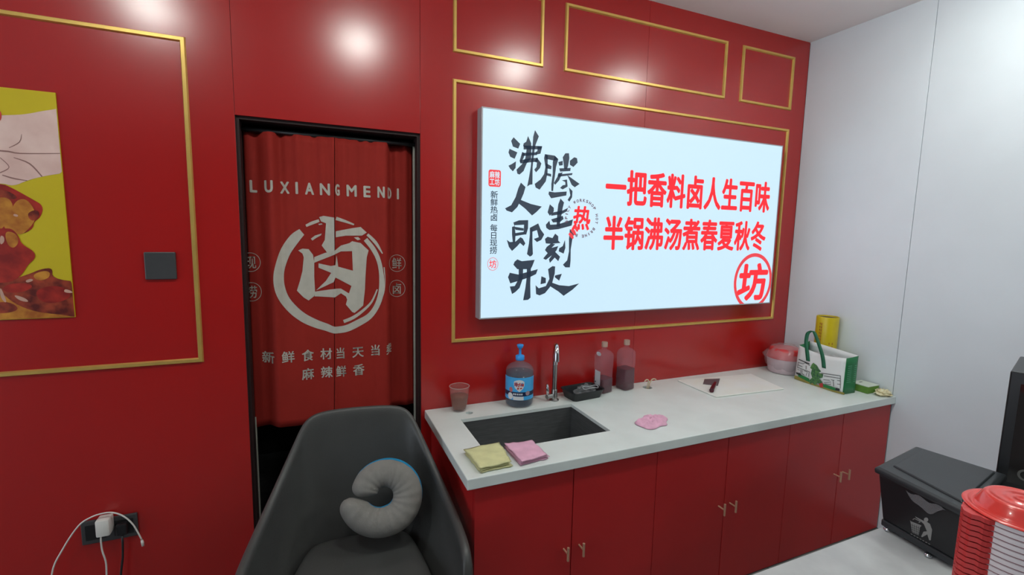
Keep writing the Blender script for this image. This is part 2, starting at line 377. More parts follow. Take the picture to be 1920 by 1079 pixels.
# round stamp: red character inside a circle of lettering
cx, cz, rr = 1.2345, 1.6835, .0815
mb = MB(); txt = 'SPICY WORKSHOP HOT BRINE B'; 
for i, ch in enumerate(txt):
    if ch == ' ': continue
    a = math.radians(192 - i*300/25); ux, uz = math.cos(a), math.sin(a); tx, tz = uz, -ux
    fn = lambda x, z, ux=ux, uz=uz, tx=tx, tz=tz: flat2(cx+ux*(rr+z)+tx*x, cz+uz*(rr+z)+tz*x)
    mb = MB(); put_glyph(mb, ch, fn, -.0062 if ch != 'I' else -.0022, .0062 if ch != 'I' else .0022, 0, .0150, .05, box=True); mb.build('stamp_letter', SMALLINK, sign, fixn=False)
mb = MB(); put_glyph(mb, '热', flat2, cx-.052, cx+.052, cz-.058, cz+.062, .03, shear=.12)
for k in range(3): ribbon(mb, [(cx-.045-.012*k, cz-.035-.02*k, .014), (cx-.03-.012*k, cz-.05-.02*k, .018), (cx-.022-.012*k, cz-.066-.018*k, .008)], flat2)
mb.build('stamp_character', SRED, sign, fixn=False)
# big ringed character, cut off by the sign's corner
def clipped(mb, name, m, parent):
    o = mb.build(name, m, parent, fixn=False); bm = bmesh.new(); bm.from_mesh(o.data)
    inv = Vector(parent.location)
    for co, no in (((SX1-.0065, 0, 0), (1, 0, 0)), ((0, 0, SZ0+.0065), (0, 0, -1))):
        g = bm.verts[:]+bm.edges[:]+bm.faces[:]
        bmesh.ops.bisect_plane(bm, geom=g, plane_co=Vector(co)-inv, plane_no=no, clear_outer=True)
    bm.to_mesh(o.data); bm.free(); return o
clipped(ring_mesh(2.462, 1.340, .150, .172, flat, 64, rx=.93), 'big_ring', SRED, sign)
mb = MB(); put_glyph(mb, '坊', flat, 2.335, 2.585, 1.222, 1.452, .038, shear=.05); clipped(mb, 'big_character', SRED, sign)

# ------------------------------------------------------------------ curtain in the doorway
def gss(x, c, w): return math.exp(-((x-c)/w)**2)
def curtain_y(x, z):
    t = (z-.75)/1.23                                  # 0 at hem, 1 at rod
    y = .052
    k = min(1, max(0, (x-.290)/.034)); y += .052*k*k*(3-2*k) - .012*gss(x, .385, .02)
    y -= .010*gss(x, .285, .03)
    k = min(1, max(0, (-.150-x)/.05)); y += .030*k*k*(3-2*k) - .010*gss(x, -.17, .025) + .016*gss(x, -.125, .02)*t
    y += .010*t*math.sin(x*58+1.2)*gss(x, -.1, .14)
    y += .006*math.sin(x*23+z*1.5) + .004*t**3*math.sin(x*140)
    y -= .008*gss(x, slit(z), .012)
    return y
def slit(z): return .0603+(.0871-.0603)*((z-.797)/1.183)
CRED = mat('curtain_cloth', (0.30, 0.018, 0.012, 1), .75, var=.12, scale=5, bump=.2, bscale=500, spec=.25)
CWHITE = mat('curtain_print', (0.50, 0.47, 0.41, 1), .8, var=.08, scale=30, spec=.2)
cur = thing('door_curtain', 'red cloth split curtain with white Chinese emblem hanging in the doorway', 'curtain', (.085, .055, .755))
def hem(x): return .757 + .018*max(0, (x+.05))*1.2 + .004*math.sin(x*20) - (.012 if x < -.2 else 0)*(-.2-x)/.07
def cpanel(a, b):
    def fn(u, v):
        z0 = hem(a(1)+(b(1)-a(1))*u); z = z0+(1.985-z0)*v; x = a(z)+(b(z)-a(z))*u
        return (x, curtain_y(x, z), z)
    return MB().grid(fn, 46, 40).build('curtain_panel', CRED, cur, smooth=True, solid=.0012)
cl = cpanel(lambda z: -.2535-.004*(1-(z-.75)), lambda z: slit(z)-.0012)
cr = cpanel(lambda z: slit(z)+.0012, lambda z: .4205)
MB().tube([(DX0+.0125, .062, 1.990), (DX1-.0125, .062, 1.990)], .009, 12).build('rod', BLACKPL, cur, smooth=True)
def drape(mb, name, parent=None, m=CWHITE):
    """lay flat (x,z) lettering on the cloth: cut finely, then follow the folds"""
    o = mb.build(name, m, None, fixn=False); bm = bmesh.new(); bm.from_mesh(o.data)
    xs = [v.co.x for v in bm.verts]; x = min(xs)+.008
    while x < max(xs):
        bmesh.ops.bisect_plane(bm, geom=bm.verts[:]+bm.edges[:]+bm.faces[:], plane_co=(x, 0, 0), plane_no=(1, 0, 0)); x += .008
    bmesh.ops.triangulate(bm, faces=bm.faces)
    for v in bm.verts: v.co.y = curtain_y(v.co.x, v.co.z)-.0022
    for f in list(bm.faces):
        c = f.calc_center_median()
        if c.x < -.2565 or c.x > .421: bm.faces.remove(f)
    bm.to_mesh(o.data); bm.free(); put(o, parent or cur); 
    return o
cf = lambda x, z: (x, 0, z)
mb = MB(); xs = [-.236, -.187, -.139, -.093, -.060, -.012, .038, .079, .132, .182, .228+.008, .271, .3]
word = 'LUXIANGMENDI'
cx1 = lambda x: on_y(430+x/3.373, 355, .055).x
wx = [(cx1(a), cx1(b)) for a, b in ((125,172),(222,278),(320,380),(418,435),(478,535),(572,636),(668,697),(740,805),(848,893),(935,980),(1002,1034),(1068,1081))]
for ch, (a, b) in zip(word, wx):
    mb = MB(); put_glyph(mb, ch, cf, a, b, 1.746, 1.795, .045, box=True); drape(mb, 'printed_letter')
def emb(x, y):
    p = on_y(500+x/4.317, 390+y/4.317, .055); return (p.x, 0, p.z)
EMB = [[(425,75),(460,65),(545,80),(548,370),(510,395),(480,350),(445,305),(470,260),(480,125),(440,110)],
 [(558,190),(690,165),(760,155),(810,200),(770,225),(640,225),(558,238)],
 [(255,345),(290,330),(340,335),(375,380),(385,440),(385,560),(392,680),(385,715),(340,750),(300,725),(245,670),(270,590),(290,510),(300,400),(290,370)],
 [(385,400),(470,365),(550,345),(600,305),(670,285),(690,270),(760,285),(825,345),(810,400),(800,540),(795,660),(780,790),(745,820),(710,848),(690,840),(640,780),(665,690),(685,630),(697,510),(690,350),(600,352),(520,390),(385,445)],
 [(420,450),(520,470),(555,462),(565,385),(578,475),(697,508),(688,632),(556,562),(540,600),(400,670),(480,590),(522,525),(420,485)],
 [(388,680),(560,652),(600,652),(680,700),(655,750),(640,715),(600,690),(550,722),(388,718)],
 [(357,250),(390,225),(445,208),(440,222),(400,245),(370,265)], [(418,130),(445,126),(452,134),(425,140)], [(705,240),(740,236),(760,255),(735,262)]]
mb = MB()
for pl in EMB: tri_fill(mb, [emb(*p) for p in pl])
for st in ([(285,195,60),(225,250,85),(155,350,85),(112,470,78),(98,560,82),(108,650,82),(145,740,78),(210,820,78),(300,890,72),(400,940,66),(480,965,60),(548,985,55),(640,975,55),(740,930,55),(830,878,48),(888,800,42),(922,700,42),(930,600,40),(922,500,34),(900,410,34),(860,330,38),(800,255,36)],
           [(622,918,26),(700,885,26),(780,830,22),(850,760,16),(895,660,10)], [(318,146,20),(370,122,26),(425,103,22)], [(560,86,28),(630,108,22),(706,136,12)], [(815,215,22),(880,280,26),(935,370,8)], [(948,480,8),(955,580,6),(945,690,7),(900,800,6)]):
    ribbon(mb, st, emb)
drape(mb, 'printed_emblem')
for ccx, ccz, ch in ((-.2465, 1.4630, '现'), (-.2470, 1.3400, '捞'), (.3470, 1.4540, '鲜'), (.3460, 1.3360, '卤')):
    mb = ring_mesh(ccx, ccz, .0375, .0395, cf, rx=.93)
    put_glyph(mb, ch, cf, ccx-.021, ccx+.021, ccz-.026, ccz+.026, .008); drape(mb, 'printed_roundel')
cx2 = lambda x: on_y(430+x/2.997, 670, .055).x
for txt_, spans, za, zb_ in (('新鲜食材当天当卖', ((180,255),(295,368),(408,475),(512,578),(597,652),(690,755),(792,850),(880,920)), 1.036, 1.086), ('麻辣鲜香', ((405,473),(512,578),(597,655),(693,757)), .953, 1.004)):
    for ch_, (a, b) in zip(txt_, spans):
        mb = MB(); put_glyph(mb, ch_, cf, cx2(a), cx2(b), za, zb_, .020); drape(mb, 'printed_character')

# ------------------------------------------------------------------ poster, switch, socket on the left
PZ0, PZ1, PX0, PX1 = 1.277, 2.040, -1.45, -.788
pos = thing('food_poster', 'yellow poster of a hand above glossy braised meat on red wall', 'poster', (-1.1, 0, PZ0))
YEL = mat('poster_yellow', (0.60, 0.46, 0.012, 1), .4, var=.05, scale=4)
MB().box(PX0, PX1, -.006, -.0005, PZ0, PZ1).build('board', YEL, pos, bevel=.001)
def crP(x, y, d=0): p = on_y(x/2.345, 160+y/2.345, -.0068-d); return (min(max(p.x, PX0+.002), PX1-.001), -.0068-d, min(max(p.z, PZ0+.002), PZ1-.002))
def pshape(name, pts, m, d=0):
    for _ in range(2):
        q = []
        for i in range(len(pts)):
            p, r = pts[i], pts[(i+1) % len(pts)]
            q += [(p[0]*.75+r[0]*.25, p[1]*.75+r[1]*.25), (p[0]*.25+r[0]*.75, p[1]*.25+r[1]*.75)]
        pts = q
    mb = MB(); tri_fill(mb, [crP(x, y, d) for x, y in pts]); mb.build(name, m, pos, fixn=False)
SKIN = mat('poster_skin', (0.80, 0.57, 0.51, 1), .45, col2=(.66, .42, .37, 1), scale=9)
CREASE = mat('poster_skin_line', (0.30, 0.15, 0.13, 1), .45, var=.1)
pshape('printed_hand', [(-1500,150),(-400,140),(60,132),(130,125),(190,112),(290,100),(290,180),(300,290),(300,384),(200,398),(120,418),(60,445),(0,428),(-200,440),(-900,420),(-1500,300)], SKIN)
mb = MB(); crl = lambda x, y: crP(x, y, .0004)
for st in ([(-300,280,4),(0,288,7),(90,300,5),(265,300,3)], [(60,318,3),(130,345,6),(185,402,5)], [(0,318,3),(40,360,4),(0,385,5)], [(10,395,4),(60,410,6),(120,420,3)], [(40,275,3),(85,250,4),(95,215,2)]): ribbon(mb, st, crl)
mb.build('printed_creases', CREASE, pos, fixn=False)
MEATR = mat('poster_red_meat', (0.46, 0.030, 0.018, 1), .35, col2=(.22, .012, .010, 1), scale=22)
MEATO = mat('poster_orange_meat', (0.62, 0.27, 0.035, 1), .35, col2=(.36, .10, .015, 1), scale=24)
MEATD = mat('poster_dark_meat', (0.40, 0.060, 0.025, 1), .35, col2=(.10, .010, .008, 1), scale=26)
SHINE = mat('poster_print_shine', (0.62, 0.36, 0.28, 1), .4, var=.1)
pshape('printed_meat', [(-900,460),(-300,430),(0,428),(60,455),(140,500),(192,530),(180,580),(150,600),(145,632),(90,660),(-900,690)], MEATR)
pshape('printed_meat', [(-600,480),(0,490),(48,500),(62,555),(25,612),(0,640),(-600,620)], MEATO, .0004)
pshape('printed_meat', [(62,512),(110,495),(150,540),(158,590),(130,630),(90,662),(40,640),(12,622),(40,590)], MEATO, .0006)
pshape('printed_meat', [(-600,650),(0,632),(50,628),(80,660),(95,700),(150,730),(157,760),(122,790),(100,830),(60,862),(0,872),(-600,880)], MEATR, .0008)
pshape('printed_meat', [(-1500,900),(-400,860),(0,872),(60,852),(130,830),(180,808),(232,803),(228,850),(360,868),(360,985),(360,1060),(0,1060),(-1500,1060)], MEATD, .0002)
pshape('printed_meat', [(-700,960),(0,905),(60,960),(160,1000),(330,1014),(330,1060),(0,1060),(-700,1060)], MEATO, .0006)
for pl in ([(0,660),(18,665),(20,690),(0,705)], [(55,920),(110,935),(130,955),(85,948)], [(285,895),(315,905),(322,915),(280,912)], [(110,860),(135,850),(150,858),(120,870)], [(60,565),(80,570),(78,580),(58,575)], [(0,880),(30,950),(22,958),(0,930)]):
    pshape('printed_highlight', pl, SHINE, .0011)
for pl, m_ in (([(-60,455),(20,458),(80,490),(60,505),(0,488),(-60,492)], MEATD), ([(120,560),(165,545),(176,575),(150,598),(128,590)], MEATD), ([(20,880),(90,868),(150,880),(120,905),(60,915),(10,905)], MEATR),
               ([(150,905),(220,880),(290,890),(320,930),(250,960),(180,955)], MEATR), ([(140,835),(190,815),(222,822),(215,850),(165,862)], MEATO), ([(20,640),(70,650),(85,690),(60,720),(30,700)], MEATO), ([(-40,960),(40,950),(90,985),(30,1005),(-40,1000)], MEATD), ([(200,965),(280,960),(326,985),(260,1004),(190,998)], MEATD)):
    pshape('printed_meat', pl, m_, .0009)
pshape('printed_seal', [(-40,108),(7,108),(7,162),(-40,162)], mat('poster_seal_red', (.55, .05, .04, 1), .4, var=.1), .0005)

tag(MB().box(-.5775, -.4812, -.011, -.0003, 1.4065, 1.5075).build('switch_plate', DARKGREY, bevel=.003), 'square dark grey blank switch plate right of the food poster', 'switch plate')
so = thing('wall_socket', 'wide dark grey double wall socket low on the red wall', 'socket', (-.74, 0, .418))
MB().box(-.8255, -.6555, -.011, -.0003, .419, .510).build('plate', DARKGREY, so, bevel=.003)
for cx in (-.783, -.698): MB().box(cx-.030, cx+.030, -.0125, -.0112, .435, .494).build('socket_insert', BLACKPL, so, bevel=.001)
ch = thing('phone_charger', 'white plug-in phone charger with a cable hanging down, in the dark socket', 'charger', (-.745, -.013, .47))
MB().box(-.766, -.724, -.062, -.0130, .466, .530).build('body', WHITEPL, ch, bevel=.006, angle=.6)
def smooth_path(P_, k_=5):
    P_ = [Vector(p) for p in P_]; Q = []; n = len(P_)
    for i in range(n-1):
        p0, p1, p2, p3 = P_[max(i-1, 0)], P_[i], P_[i+1], P_[min(i+2, n-1)]
        for k in range(k_):
            t = k/k_; Q.append(.5*((2*p1)+(p2-p0)*t+(2*p0-5*p1+4*p2-p3)*t*t+(3*p1-p0-3*p2+p3)*t**3))
    return Q+[P_[-1]]
MB().tube(smooth_path([(-.752, -.055, .4668), (-.753, -.056, .45), (-.752, -.055, .41), (-.746, -.05, .35), (-.752, -.048, .24), (-.752, -.05, .10), (-.75, -.055, .004)]), .0028, 8).build('cable', WHITEPL, ch, smooth=True)
wc = thing('charging_cable', 'loose white charging cable draped over the plug-in charger', 'cable', (-.86, -.05, .003))
q_ = lambda px, py: on_y(px, py, -.048)
pts = [(-.93, -.06, .004), (-.905, -.055, .18), q_(97, 1079), q_(118, 1030), q_(147, 987), q_(170, 971), q_(192, 963.5), q_(212, 962), q_(232, 969), q_(250, 985), q_(266, 1013)]
MB().tube(smooth_path(pts), .0027, 8).build('cord', WHITEPL, wc, smooth=True)
pe = q_(266, 1013.5)
MB().tube([pe, pe+Vector((.001, 0, -.010)), pe+Vector((.002, 0, -.024))], [.0042, .0050, .0046], 8).build('connector', WHITEPL, wc, smooth=True)
bc = thing('power_cord', 'black power plug and cord hanging from the dark wall socket', 'cord', (-.70, -.02, .003))
MB().box(-.716, -.680, -.040, -.0130, .445, .490).build('plug', BLACKPL, bc, bevel=.006)
MB().tube([(-.698, -.032, .4445), (-.698, -.034, .41), (-.700, -.036, .36), (-.708, -.04, .30), (-.72, -.045, .15), (-.73, -.05, .005)], .0038, 8).build('cord', BLACKPL, bc, smooth=True)

# ------------------------------------------------------------------ counter: worktop, cabinets, sink
KZ, KX0, KY = .7686, .4542, -.6712
top = MB().box(KX0, W-.001, KY, -.001, KZ-.040, KZ).build('worktop', QUARTZ, bevel=.003)
cut0 = MB().box(KX0+.022, W+.1, KY+.022, .1, KZ-.1, KZ-.015).build('cut', QUARTZ)
cut = MB().box(.5798, 1.1477, -.5036, -.1684, KZ-.1, KZ+.1).build('cut', QUARTZ)
cut2 = MB().lathe([(.0165, -.1), (.0165, .1)], .6405, -.1065, 24, KZ).build('cut', QUARTZ)
cut3 = MB().lathe([(.026, -.1), (.026, .1)], 1.676, -.092, 24, KZ).build('cut', QUARTZ)
for c in (cut0, cut, cut2, cut3):
    md = top.modifiers.new('b', 'BOOLEAN'); md.operation = 'DIFFERENCE'; md.solver = 'EXACT'; md.object = c
apply_mods(top)
for c in (cut0, cut, cut2, cut3): bpy.data.objects.remove(c)
tag(top, 'long white quartz worktop with a sink cut-out along the red wall', 'worktop')
sk = thing('kitchen_sink', 'rectangular undermounted steel sink set in the white worktop', 'sink', (.864, -.336, KZ-.24))
a0, a1, b0, b1, zt, zb = .5768, 1.1507, -.5066, -.1654, KZ-.0155, KZ-.225
mb = MB(); t = .002
mb.box(a0-t, a0, b0-t, b1+t, zb, zt); mb.box(a1, a1+t, b0-t, b1+t, zb, zt); mb.box(a0, a1, b0-t, b0, zb, zt); mb.box(a0, a1, b1, b1+t, zb, zt); mb.box(a0-t, a1+t, b0-t, b1+t, zb-t, zb)
mb.build('basin', STEEL, sk)
MB().lathe([(.0, .0025), (.03, .0025), (.042, .004), (.044, .0002)], .864, -.336, 24, zb).build('drain', CHROME, sk, smooth=True)
HANDLE = mat('bronze_handle', (0.62, 0.38, 0.25, 1), .35, 0.45, var=.1, scale=20)
cabs = [(.486, 1.2765), (1.2775, 2.0675), (2.0685, 2.8585)]
cl_ = ['red two-door base cabinet under the sink beside the armchair', 'red two-door base cabinet in the middle of the counter', 'red two-door base cabinet in the corner by the white wall']
for (x0, x1), l in zip(cabs, cl_):
    e = thing('base_cabinet', l, 'cabinet', ((x0+x1)/2, -.33, 0), 'red base cabinets under the worktop')
    mb = MB(); t = .016
    mb.box(x0, x0+t, -.6365, -.002, .002, KZ-.0425); mb.box(x1-t, x1, -.6365, -.002, .002, KZ-.0425); mb.box(x0+t, x1-t, -.6365, -.002, .002, .05); mb.box(x0+t, x1-t, -.012, -.002, .05, KZ-.0425)
    mb.build('body', CABRED, e)
    xm = (x0+x1)/2
    for a, b, hx in ((x0, xm-.0012, xm-.034), (xm+.0012, x1, xm+.034)):
        d = MB().box(a+.0006, b-.0006, -.655, -.637, .006, KZ-.0425).build('door', CABRED, e, bevel=.001)
        MB().tube([(hx, -.6552, .403), (hx, -.690, .403)], .0035, 10).tube([(hx, -.690, .377), (hx, -.690, .431)], .0048, 12).build('handle', HANDLE, d, smooth=False)

# ------------------------------------------------------------------ things on the worktop
def clear(name, col, rough=.03, ior=1.45): return mat(name, col, rough, trans=1.0, ior=ior)
# tea glass
gx, gy = .605, -.062
gl = thing('tea_glass', 'clear glass tumbler half full of amber tea at the end of the worktop', 'glass', (gx, gy, KZ))
prof = [(0, .0006), (.028, .0006), (.033, .006), (.037, .03), (.043, .07), (.046, .105), (.047, .118), (.0455, .1185), (.0445, .105), (.0415, .07), (.0355, .03), (.031, .012), (0, .011)]
MB().lathe(prof, gx, gy, 40, KZ, caps=False).build('tumbler', film_mat('clear_glass', (.62, .45, .42, 1), .90, .04), gl, smooth=True)
MB().lathe([(0, .0125), (.0305, .0125), (.0350, .03), (.0408, .069), (.0418, .074), (0, .074)], gx, gy, 40, KZ, caps=False).build('tea', film_mat('amber_tea', (.20, .055, .025, 1), .30, .08), gl, smooth=True)
MB().lathe([(.0445, .1180), (.0474, .1180), (.0478, .1196), (.0460, .1206), (.0442, .1196)], gx, gy, 40, KZ, caps=False).build('rim', film_mat('glass_rim_highlight', (.62, .50, .48, 1), .45, .04), gl, smooth=True)  # paler, less clear ring: the rim's highlight put into its colour
# detergent
bx, by = .905, -.078
dt = thing('detergent_bottle', 'big clear detergent bottle with blue pump and blue label beside the faucet', 'bottle', (bx, by, KZ))
DCL = film_mat('clear_blue_plastic', (.20, .24, .29, 1), .72, .04)
R = .0685
MB().lathe([(0, .001), (.055, .001), (.066, .008), (R, .02), (R, .06), (R-.001, .062), (R-.001, .150), (R, .152), (R, .172), (.0665, .182), (.055, .197), (.036, .208), (.0215, .214), (.0205, .222)], bx, by, 40, KZ, caps=False).build('body', DCL, dt, smooth=True)
MB().lathe([(0, .003), (.053, .003), (.064, .010), (R-.002, .021), (R-.002, .165), (0, .165)], bx, by, 40, KZ, caps=False).build('liquid', film_mat('blue_detergent', (.05, .075, .12, 1), .50, .1), dt, smooth=True)
BLUE = mat('pump_blue', (0.030, 0.30, 0.78, 1), .35, var=.06, scale=20)
pm = MB().lathe([(0, .2225), (.0205, .2225), (.0215, .226), (.0215, .243), (.019, .2455), (.008, .247), (.0065, .249), (.006, .277), (.0085, .279), (.0125, .2835), (.0170, .2960), (.0150, .2985), (0, .2990)], bx, by, 28, KZ, caps=False).build('pump', BLUE, dt, smooth=True)
MB().tube([(bx, by, KZ+.292), (bx+.010, by+.028, KZ+.290), (bx+.014, by+.040, KZ+.284)], [.0075, .006, .005], 10).build('nozzle', BLUE, pm, smooth=True)
ac = math.atan2(CAM.y-by, CAM.x-bx)          # label faces the viewer's side
def cyl_fn(cx, cy, r, a0, zb):
    return lambda u, z: (cx+r*math.cos(a0+u/r), cy+r*math.sin(a0+u/r), zb+z)
def lz(z): return .042+(z-.07)*1.375
def cyl_patch(name, m, parent, cx, cy, r, a0, u0, u1, z0, z1, zb, n=24):
    f = cyl_fn(cx, cy, r, a0, zb)
    return MB().grid(lambda u, v: f(u0+(u1-u0)*u, z0+(z1-z0)*v), n, 1).build(name, m, parent, smooth=True)
LBL = mat('label_blue', (0.06, 0.42, 0.84, 1), .35, var=.08, scale=30)
lb = cyl_patch('label', LBL, dt, bx, by, R+.0005, ac, -.098, .098, lz(.070), lz(.150), KZ)
NAVY = mat('label_navy', (0.012, 0.022, 0.07, 1), .35, var=.1); LWH = mat('label_white', (.72, .74, .76, 1), .4, var=.05)
LRED = mat('label_red', (.50, .05, .045, 1), .4, var=.1)
cyl_patch('label_band', NAVY, lb, bx, by, R+.0009, ac, -.098, .098, lz(.084), lz(.099), KZ)
cyl_patch('label_strip', LWH, lb, bx, by, R+.0009, ac, -.030, .022, lz(.0705), lz(.0835), KZ)
def cyl_poly(name, pts, m, parent, cx, cy, r, a0, zb):
    pts = [(p[0], lz(p[1])) for p in pts]; f = cyl_fn(cx, cy, r, a0, zb); mb = MB(); c = (sum(p[0] for p in pts)/len(pts), sum(p[1] for p in pts)/len(pts)); n = len(pts)
    mb.add([f(*p) for p in pts]+[f(*c)], [(i, (i+1) % n, n) for i in range(n)]); return mb.build(name, m, parent, fixn=False)
sh = [(-.027, .136), (-.014, .141), (0, .143), (.014, .141), (.024, .136), (.024, .122), (.018, .112), (.007, .104), (0, .100), (-.010, .106), (-.022, .114), (-.027, .125)]
cyl_poly('label_shield', sh, LWH, lb, bx, by, R+.0013, ac, KZ)
mb = MB(); f0 = cyl_fn(bx, by, R+.0017, ac, KZ); f = lambda u, z: f0(u*1.15, lz(z))
for pl in ([(-.021,.121),(-.021,.133),(-.016,.133),(-.016,.121)], [(-.014,.119),(-.013,.134),(-.009,.134),(-.008,.119)], [(-.015,.126),(-.002,.126),(-.002,.129),(-.015,.129)], [(-.006,.118),(0,.133),(.004,.133),(-.001,.118)], [(.003,.121),(.006,.131),(.009,.131),(.008,.121)], [(.011,.120),(.011,.130),(.018,.130),(.018,.120)], [(-.010,.109),(-.008,.116),(.0,.115),(-.003,.109)], [(.003,.110),(.003,.115),(.012,.116),(.011,.112)]):
    mb.add([f(*p) for p in pl], [(0, 1, 2, 3)])
mb.build('label_red_marks', LRED, lb, fixn=False)
mb = MB()
for u in (-.026, -.018, -.009, .000, .008): mb.add([f(u, .0885), f(u+.006, .0885), f(u+.006, .0945), f(u, .0945)], [(0, 1, 2, 3)])
mb.build('label_white_marks', LWH, lb, fixn=False)
def disc_pts(cx, cz, rx, rz, n=14): return [(cx+rx*math.cos(2*PI*k/n), cz+rz*math.sin(2*PI*k/n)) for k in range(n)]
cyl_poly('label_spot', disc_pts(-.046, .083, .015, .012), LWH, lb, bx, by, R+.0013, ac, KZ)
cyl_poly('label_spot', disc_pts(-.043, .106, .010, .009), mat('label_pink', (.55, .16, .17, 1), .4, var=.1), lb, bx, by, R+.0013, ac, KZ)
cyl_poly('label_spot', disc_pts(.043, .094, .012, .008), mat('label_mauve', (.45, .30, .34, 1), .4, var=.2, scale=200), lb, bx, by, R+.0013, ac, KZ)
# faucet
fx, fy = 1.093, -.090
fc = thing('faucet', 'slim steel single-lever faucet standing behind the sink', 'faucet', (fx, fy, KZ))
MB().lathe([(0, .0004), (.024, .0004), (.024, .004), (.018, .008), (.0155, .010), (.0155, .055), (.0135, .058), (0, .058)], fx, fy, 28, KZ, caps=False).build('base', NICKEL, fc, smooth=True, angle=.7)
MB().tube([(fx, fy, KZ+.056), (fx, fy, KZ+.190)], .0120, 20).build('riser', NICKEL, fc, smooth=True, angle=.7)
dxy = Vector((-.40, -.92, 0)).normalized(); P = lambda s_, z: (fx+dxy.x*s_, fy+dxy.y*s_, KZ+z)
arc = [P(0, .186), P(.0, .225)]+[P(.038-.038*math.cos(a), .250+.040*math.sin(a)) for a in [k*PI/8 for k in range(0, 9)]]+[P(.076, .222)]
MB().tube(arc, [.0138]*2+[.0125]*9+[.0138], 20).build('spout', CHROME, fc, smooth=True, angle=.9)
lv = MB().tube([(fx-.014, fy-.004, KZ+.026), (fx-.048, fy-.012, KZ+.026)], [.011, .012], 16).build('valve', NICKEL, fc, smooth=True, angle=.7)
MB().tube([(fx-.042, fy-.010, KZ+.030), (fx-.044, fy-.012, KZ+.060), (fx-.050, fy-.016, KZ+.092)], [.006, .0075, .0055], 12).build('lever', CHROME, lv, smooth=True)
# black tray with clear film
tr = thing('food_tray', 'black plastic takeaway tray with crumpled clear film beside the faucet', 'tray', (1.26, -.10, KZ))
def rrect(cx, cy, hx, hy, r, n=5, rot=0):
    out = []
    for sx, sy, a0 in ((1, 1, 0), (-1, 1, 90), (-1, -1, 180), (1, -1, 270)):
        for k in range(n):
            a = math.radians(a0+90*k/(n-1)); x, y = sx*(hx-r)+r*math.cos(a), sy*(hy-r)+r*math.sin(a)
            out.append((cx+x*math.cos(rot)-y*math.sin(rot), cy+x*math.sin(rot)+y*math.cos(rot)))
    return out
def loft(mb, rings, cap0=True, cap1=True):
    n = len(rings[0]); vs = [p for r_ in rings for p in r_]
    fs = [(i*n+k, i*n+(k+1) % n, (i+1)*n+(k+1) % n, (i+1)*n+k) for i in range(len(rings)-1) for k in range(n)]
    if cap0: fs.append(tuple(range(n-1, -1, -1)))
    if cap1: fs.append(tuple((len(rings)-1)*n+k for k in range(n)))
    return mb.add(vs, fs)
def rr3(cx, cy, hx, hy, r, z, rot=0): return [(x, y, z) for x, y in rrect(cx, cy, hx, hy, r, rot=rot)]
tcx, tcy, trot = 1.256, -.094, .10
loft(MB(), [rr3(tcx, tcy, .086, .052, .02, KZ+.0008, trot), rr3(tcx, tcy, .098, .063, .022, KZ+.044, trot), rr3(tcx, tcy, .1025, .0665, .024, KZ+.046, trot), rr3(tcx, tcy, .1025, .0665, .024, KZ+.043, trot),
            rr3(tcx, tcy, .0950, .060, .02, KZ+.0425, trot), rr3(tcx, tcy, .0835, .050, .02, KZ+.004, trot)]).build('tray', BLACKPL, tr, smooth=True, angle=.8)
FILM = film_mat('clear_film', (.45, .48, .50, 1), .84, .10)
def blob(mb, cx, cy, cz, rx, ry, rz, amp, freq, seed, nu=28, nv=14, zmin=None):
    def fn(u, v):
        a, b = 2*PI*u, PI*(v-.5); d = Vector((math.cos(a)*math.cos(b), math.sin(a)*math.cos(b), math.sin(b)))
        k = 1+amp*noise.noise(d*freq+Vector((seed, seed*2.3, 0)))
        p = Vector((cx+rx*d.x*k, cy+ry*d.y*k, cz+rz*d.z*k))
        if zmin is not None: p.z = max(p.z, zmin)
        return p
    return mb.grid(fn, nu, nv, closed_u=True)
blob(MB(), tcx+.012, tcy-.008, KZ+.034, .058, .038, .024, .7, 3.6, 3.1, nu=20, nv=12, zmin=KZ+.010).build('clear_film', FILM, tr)
mb = MB(); pts = []
for k in range(25):
    a = 2*PI*k/24; pts.append((tcx+.035+.045*math.cos(a), tcy-.02+.020*math.sin(a), KZ+.052+.004*math.sin(3*a)))
mb.tube(pts, .0022, 6, caps=False).build('film_fold', mat('pale_film_fold', (.42, .43, .45, 1), .3, var=.2), tr, smooth=True)
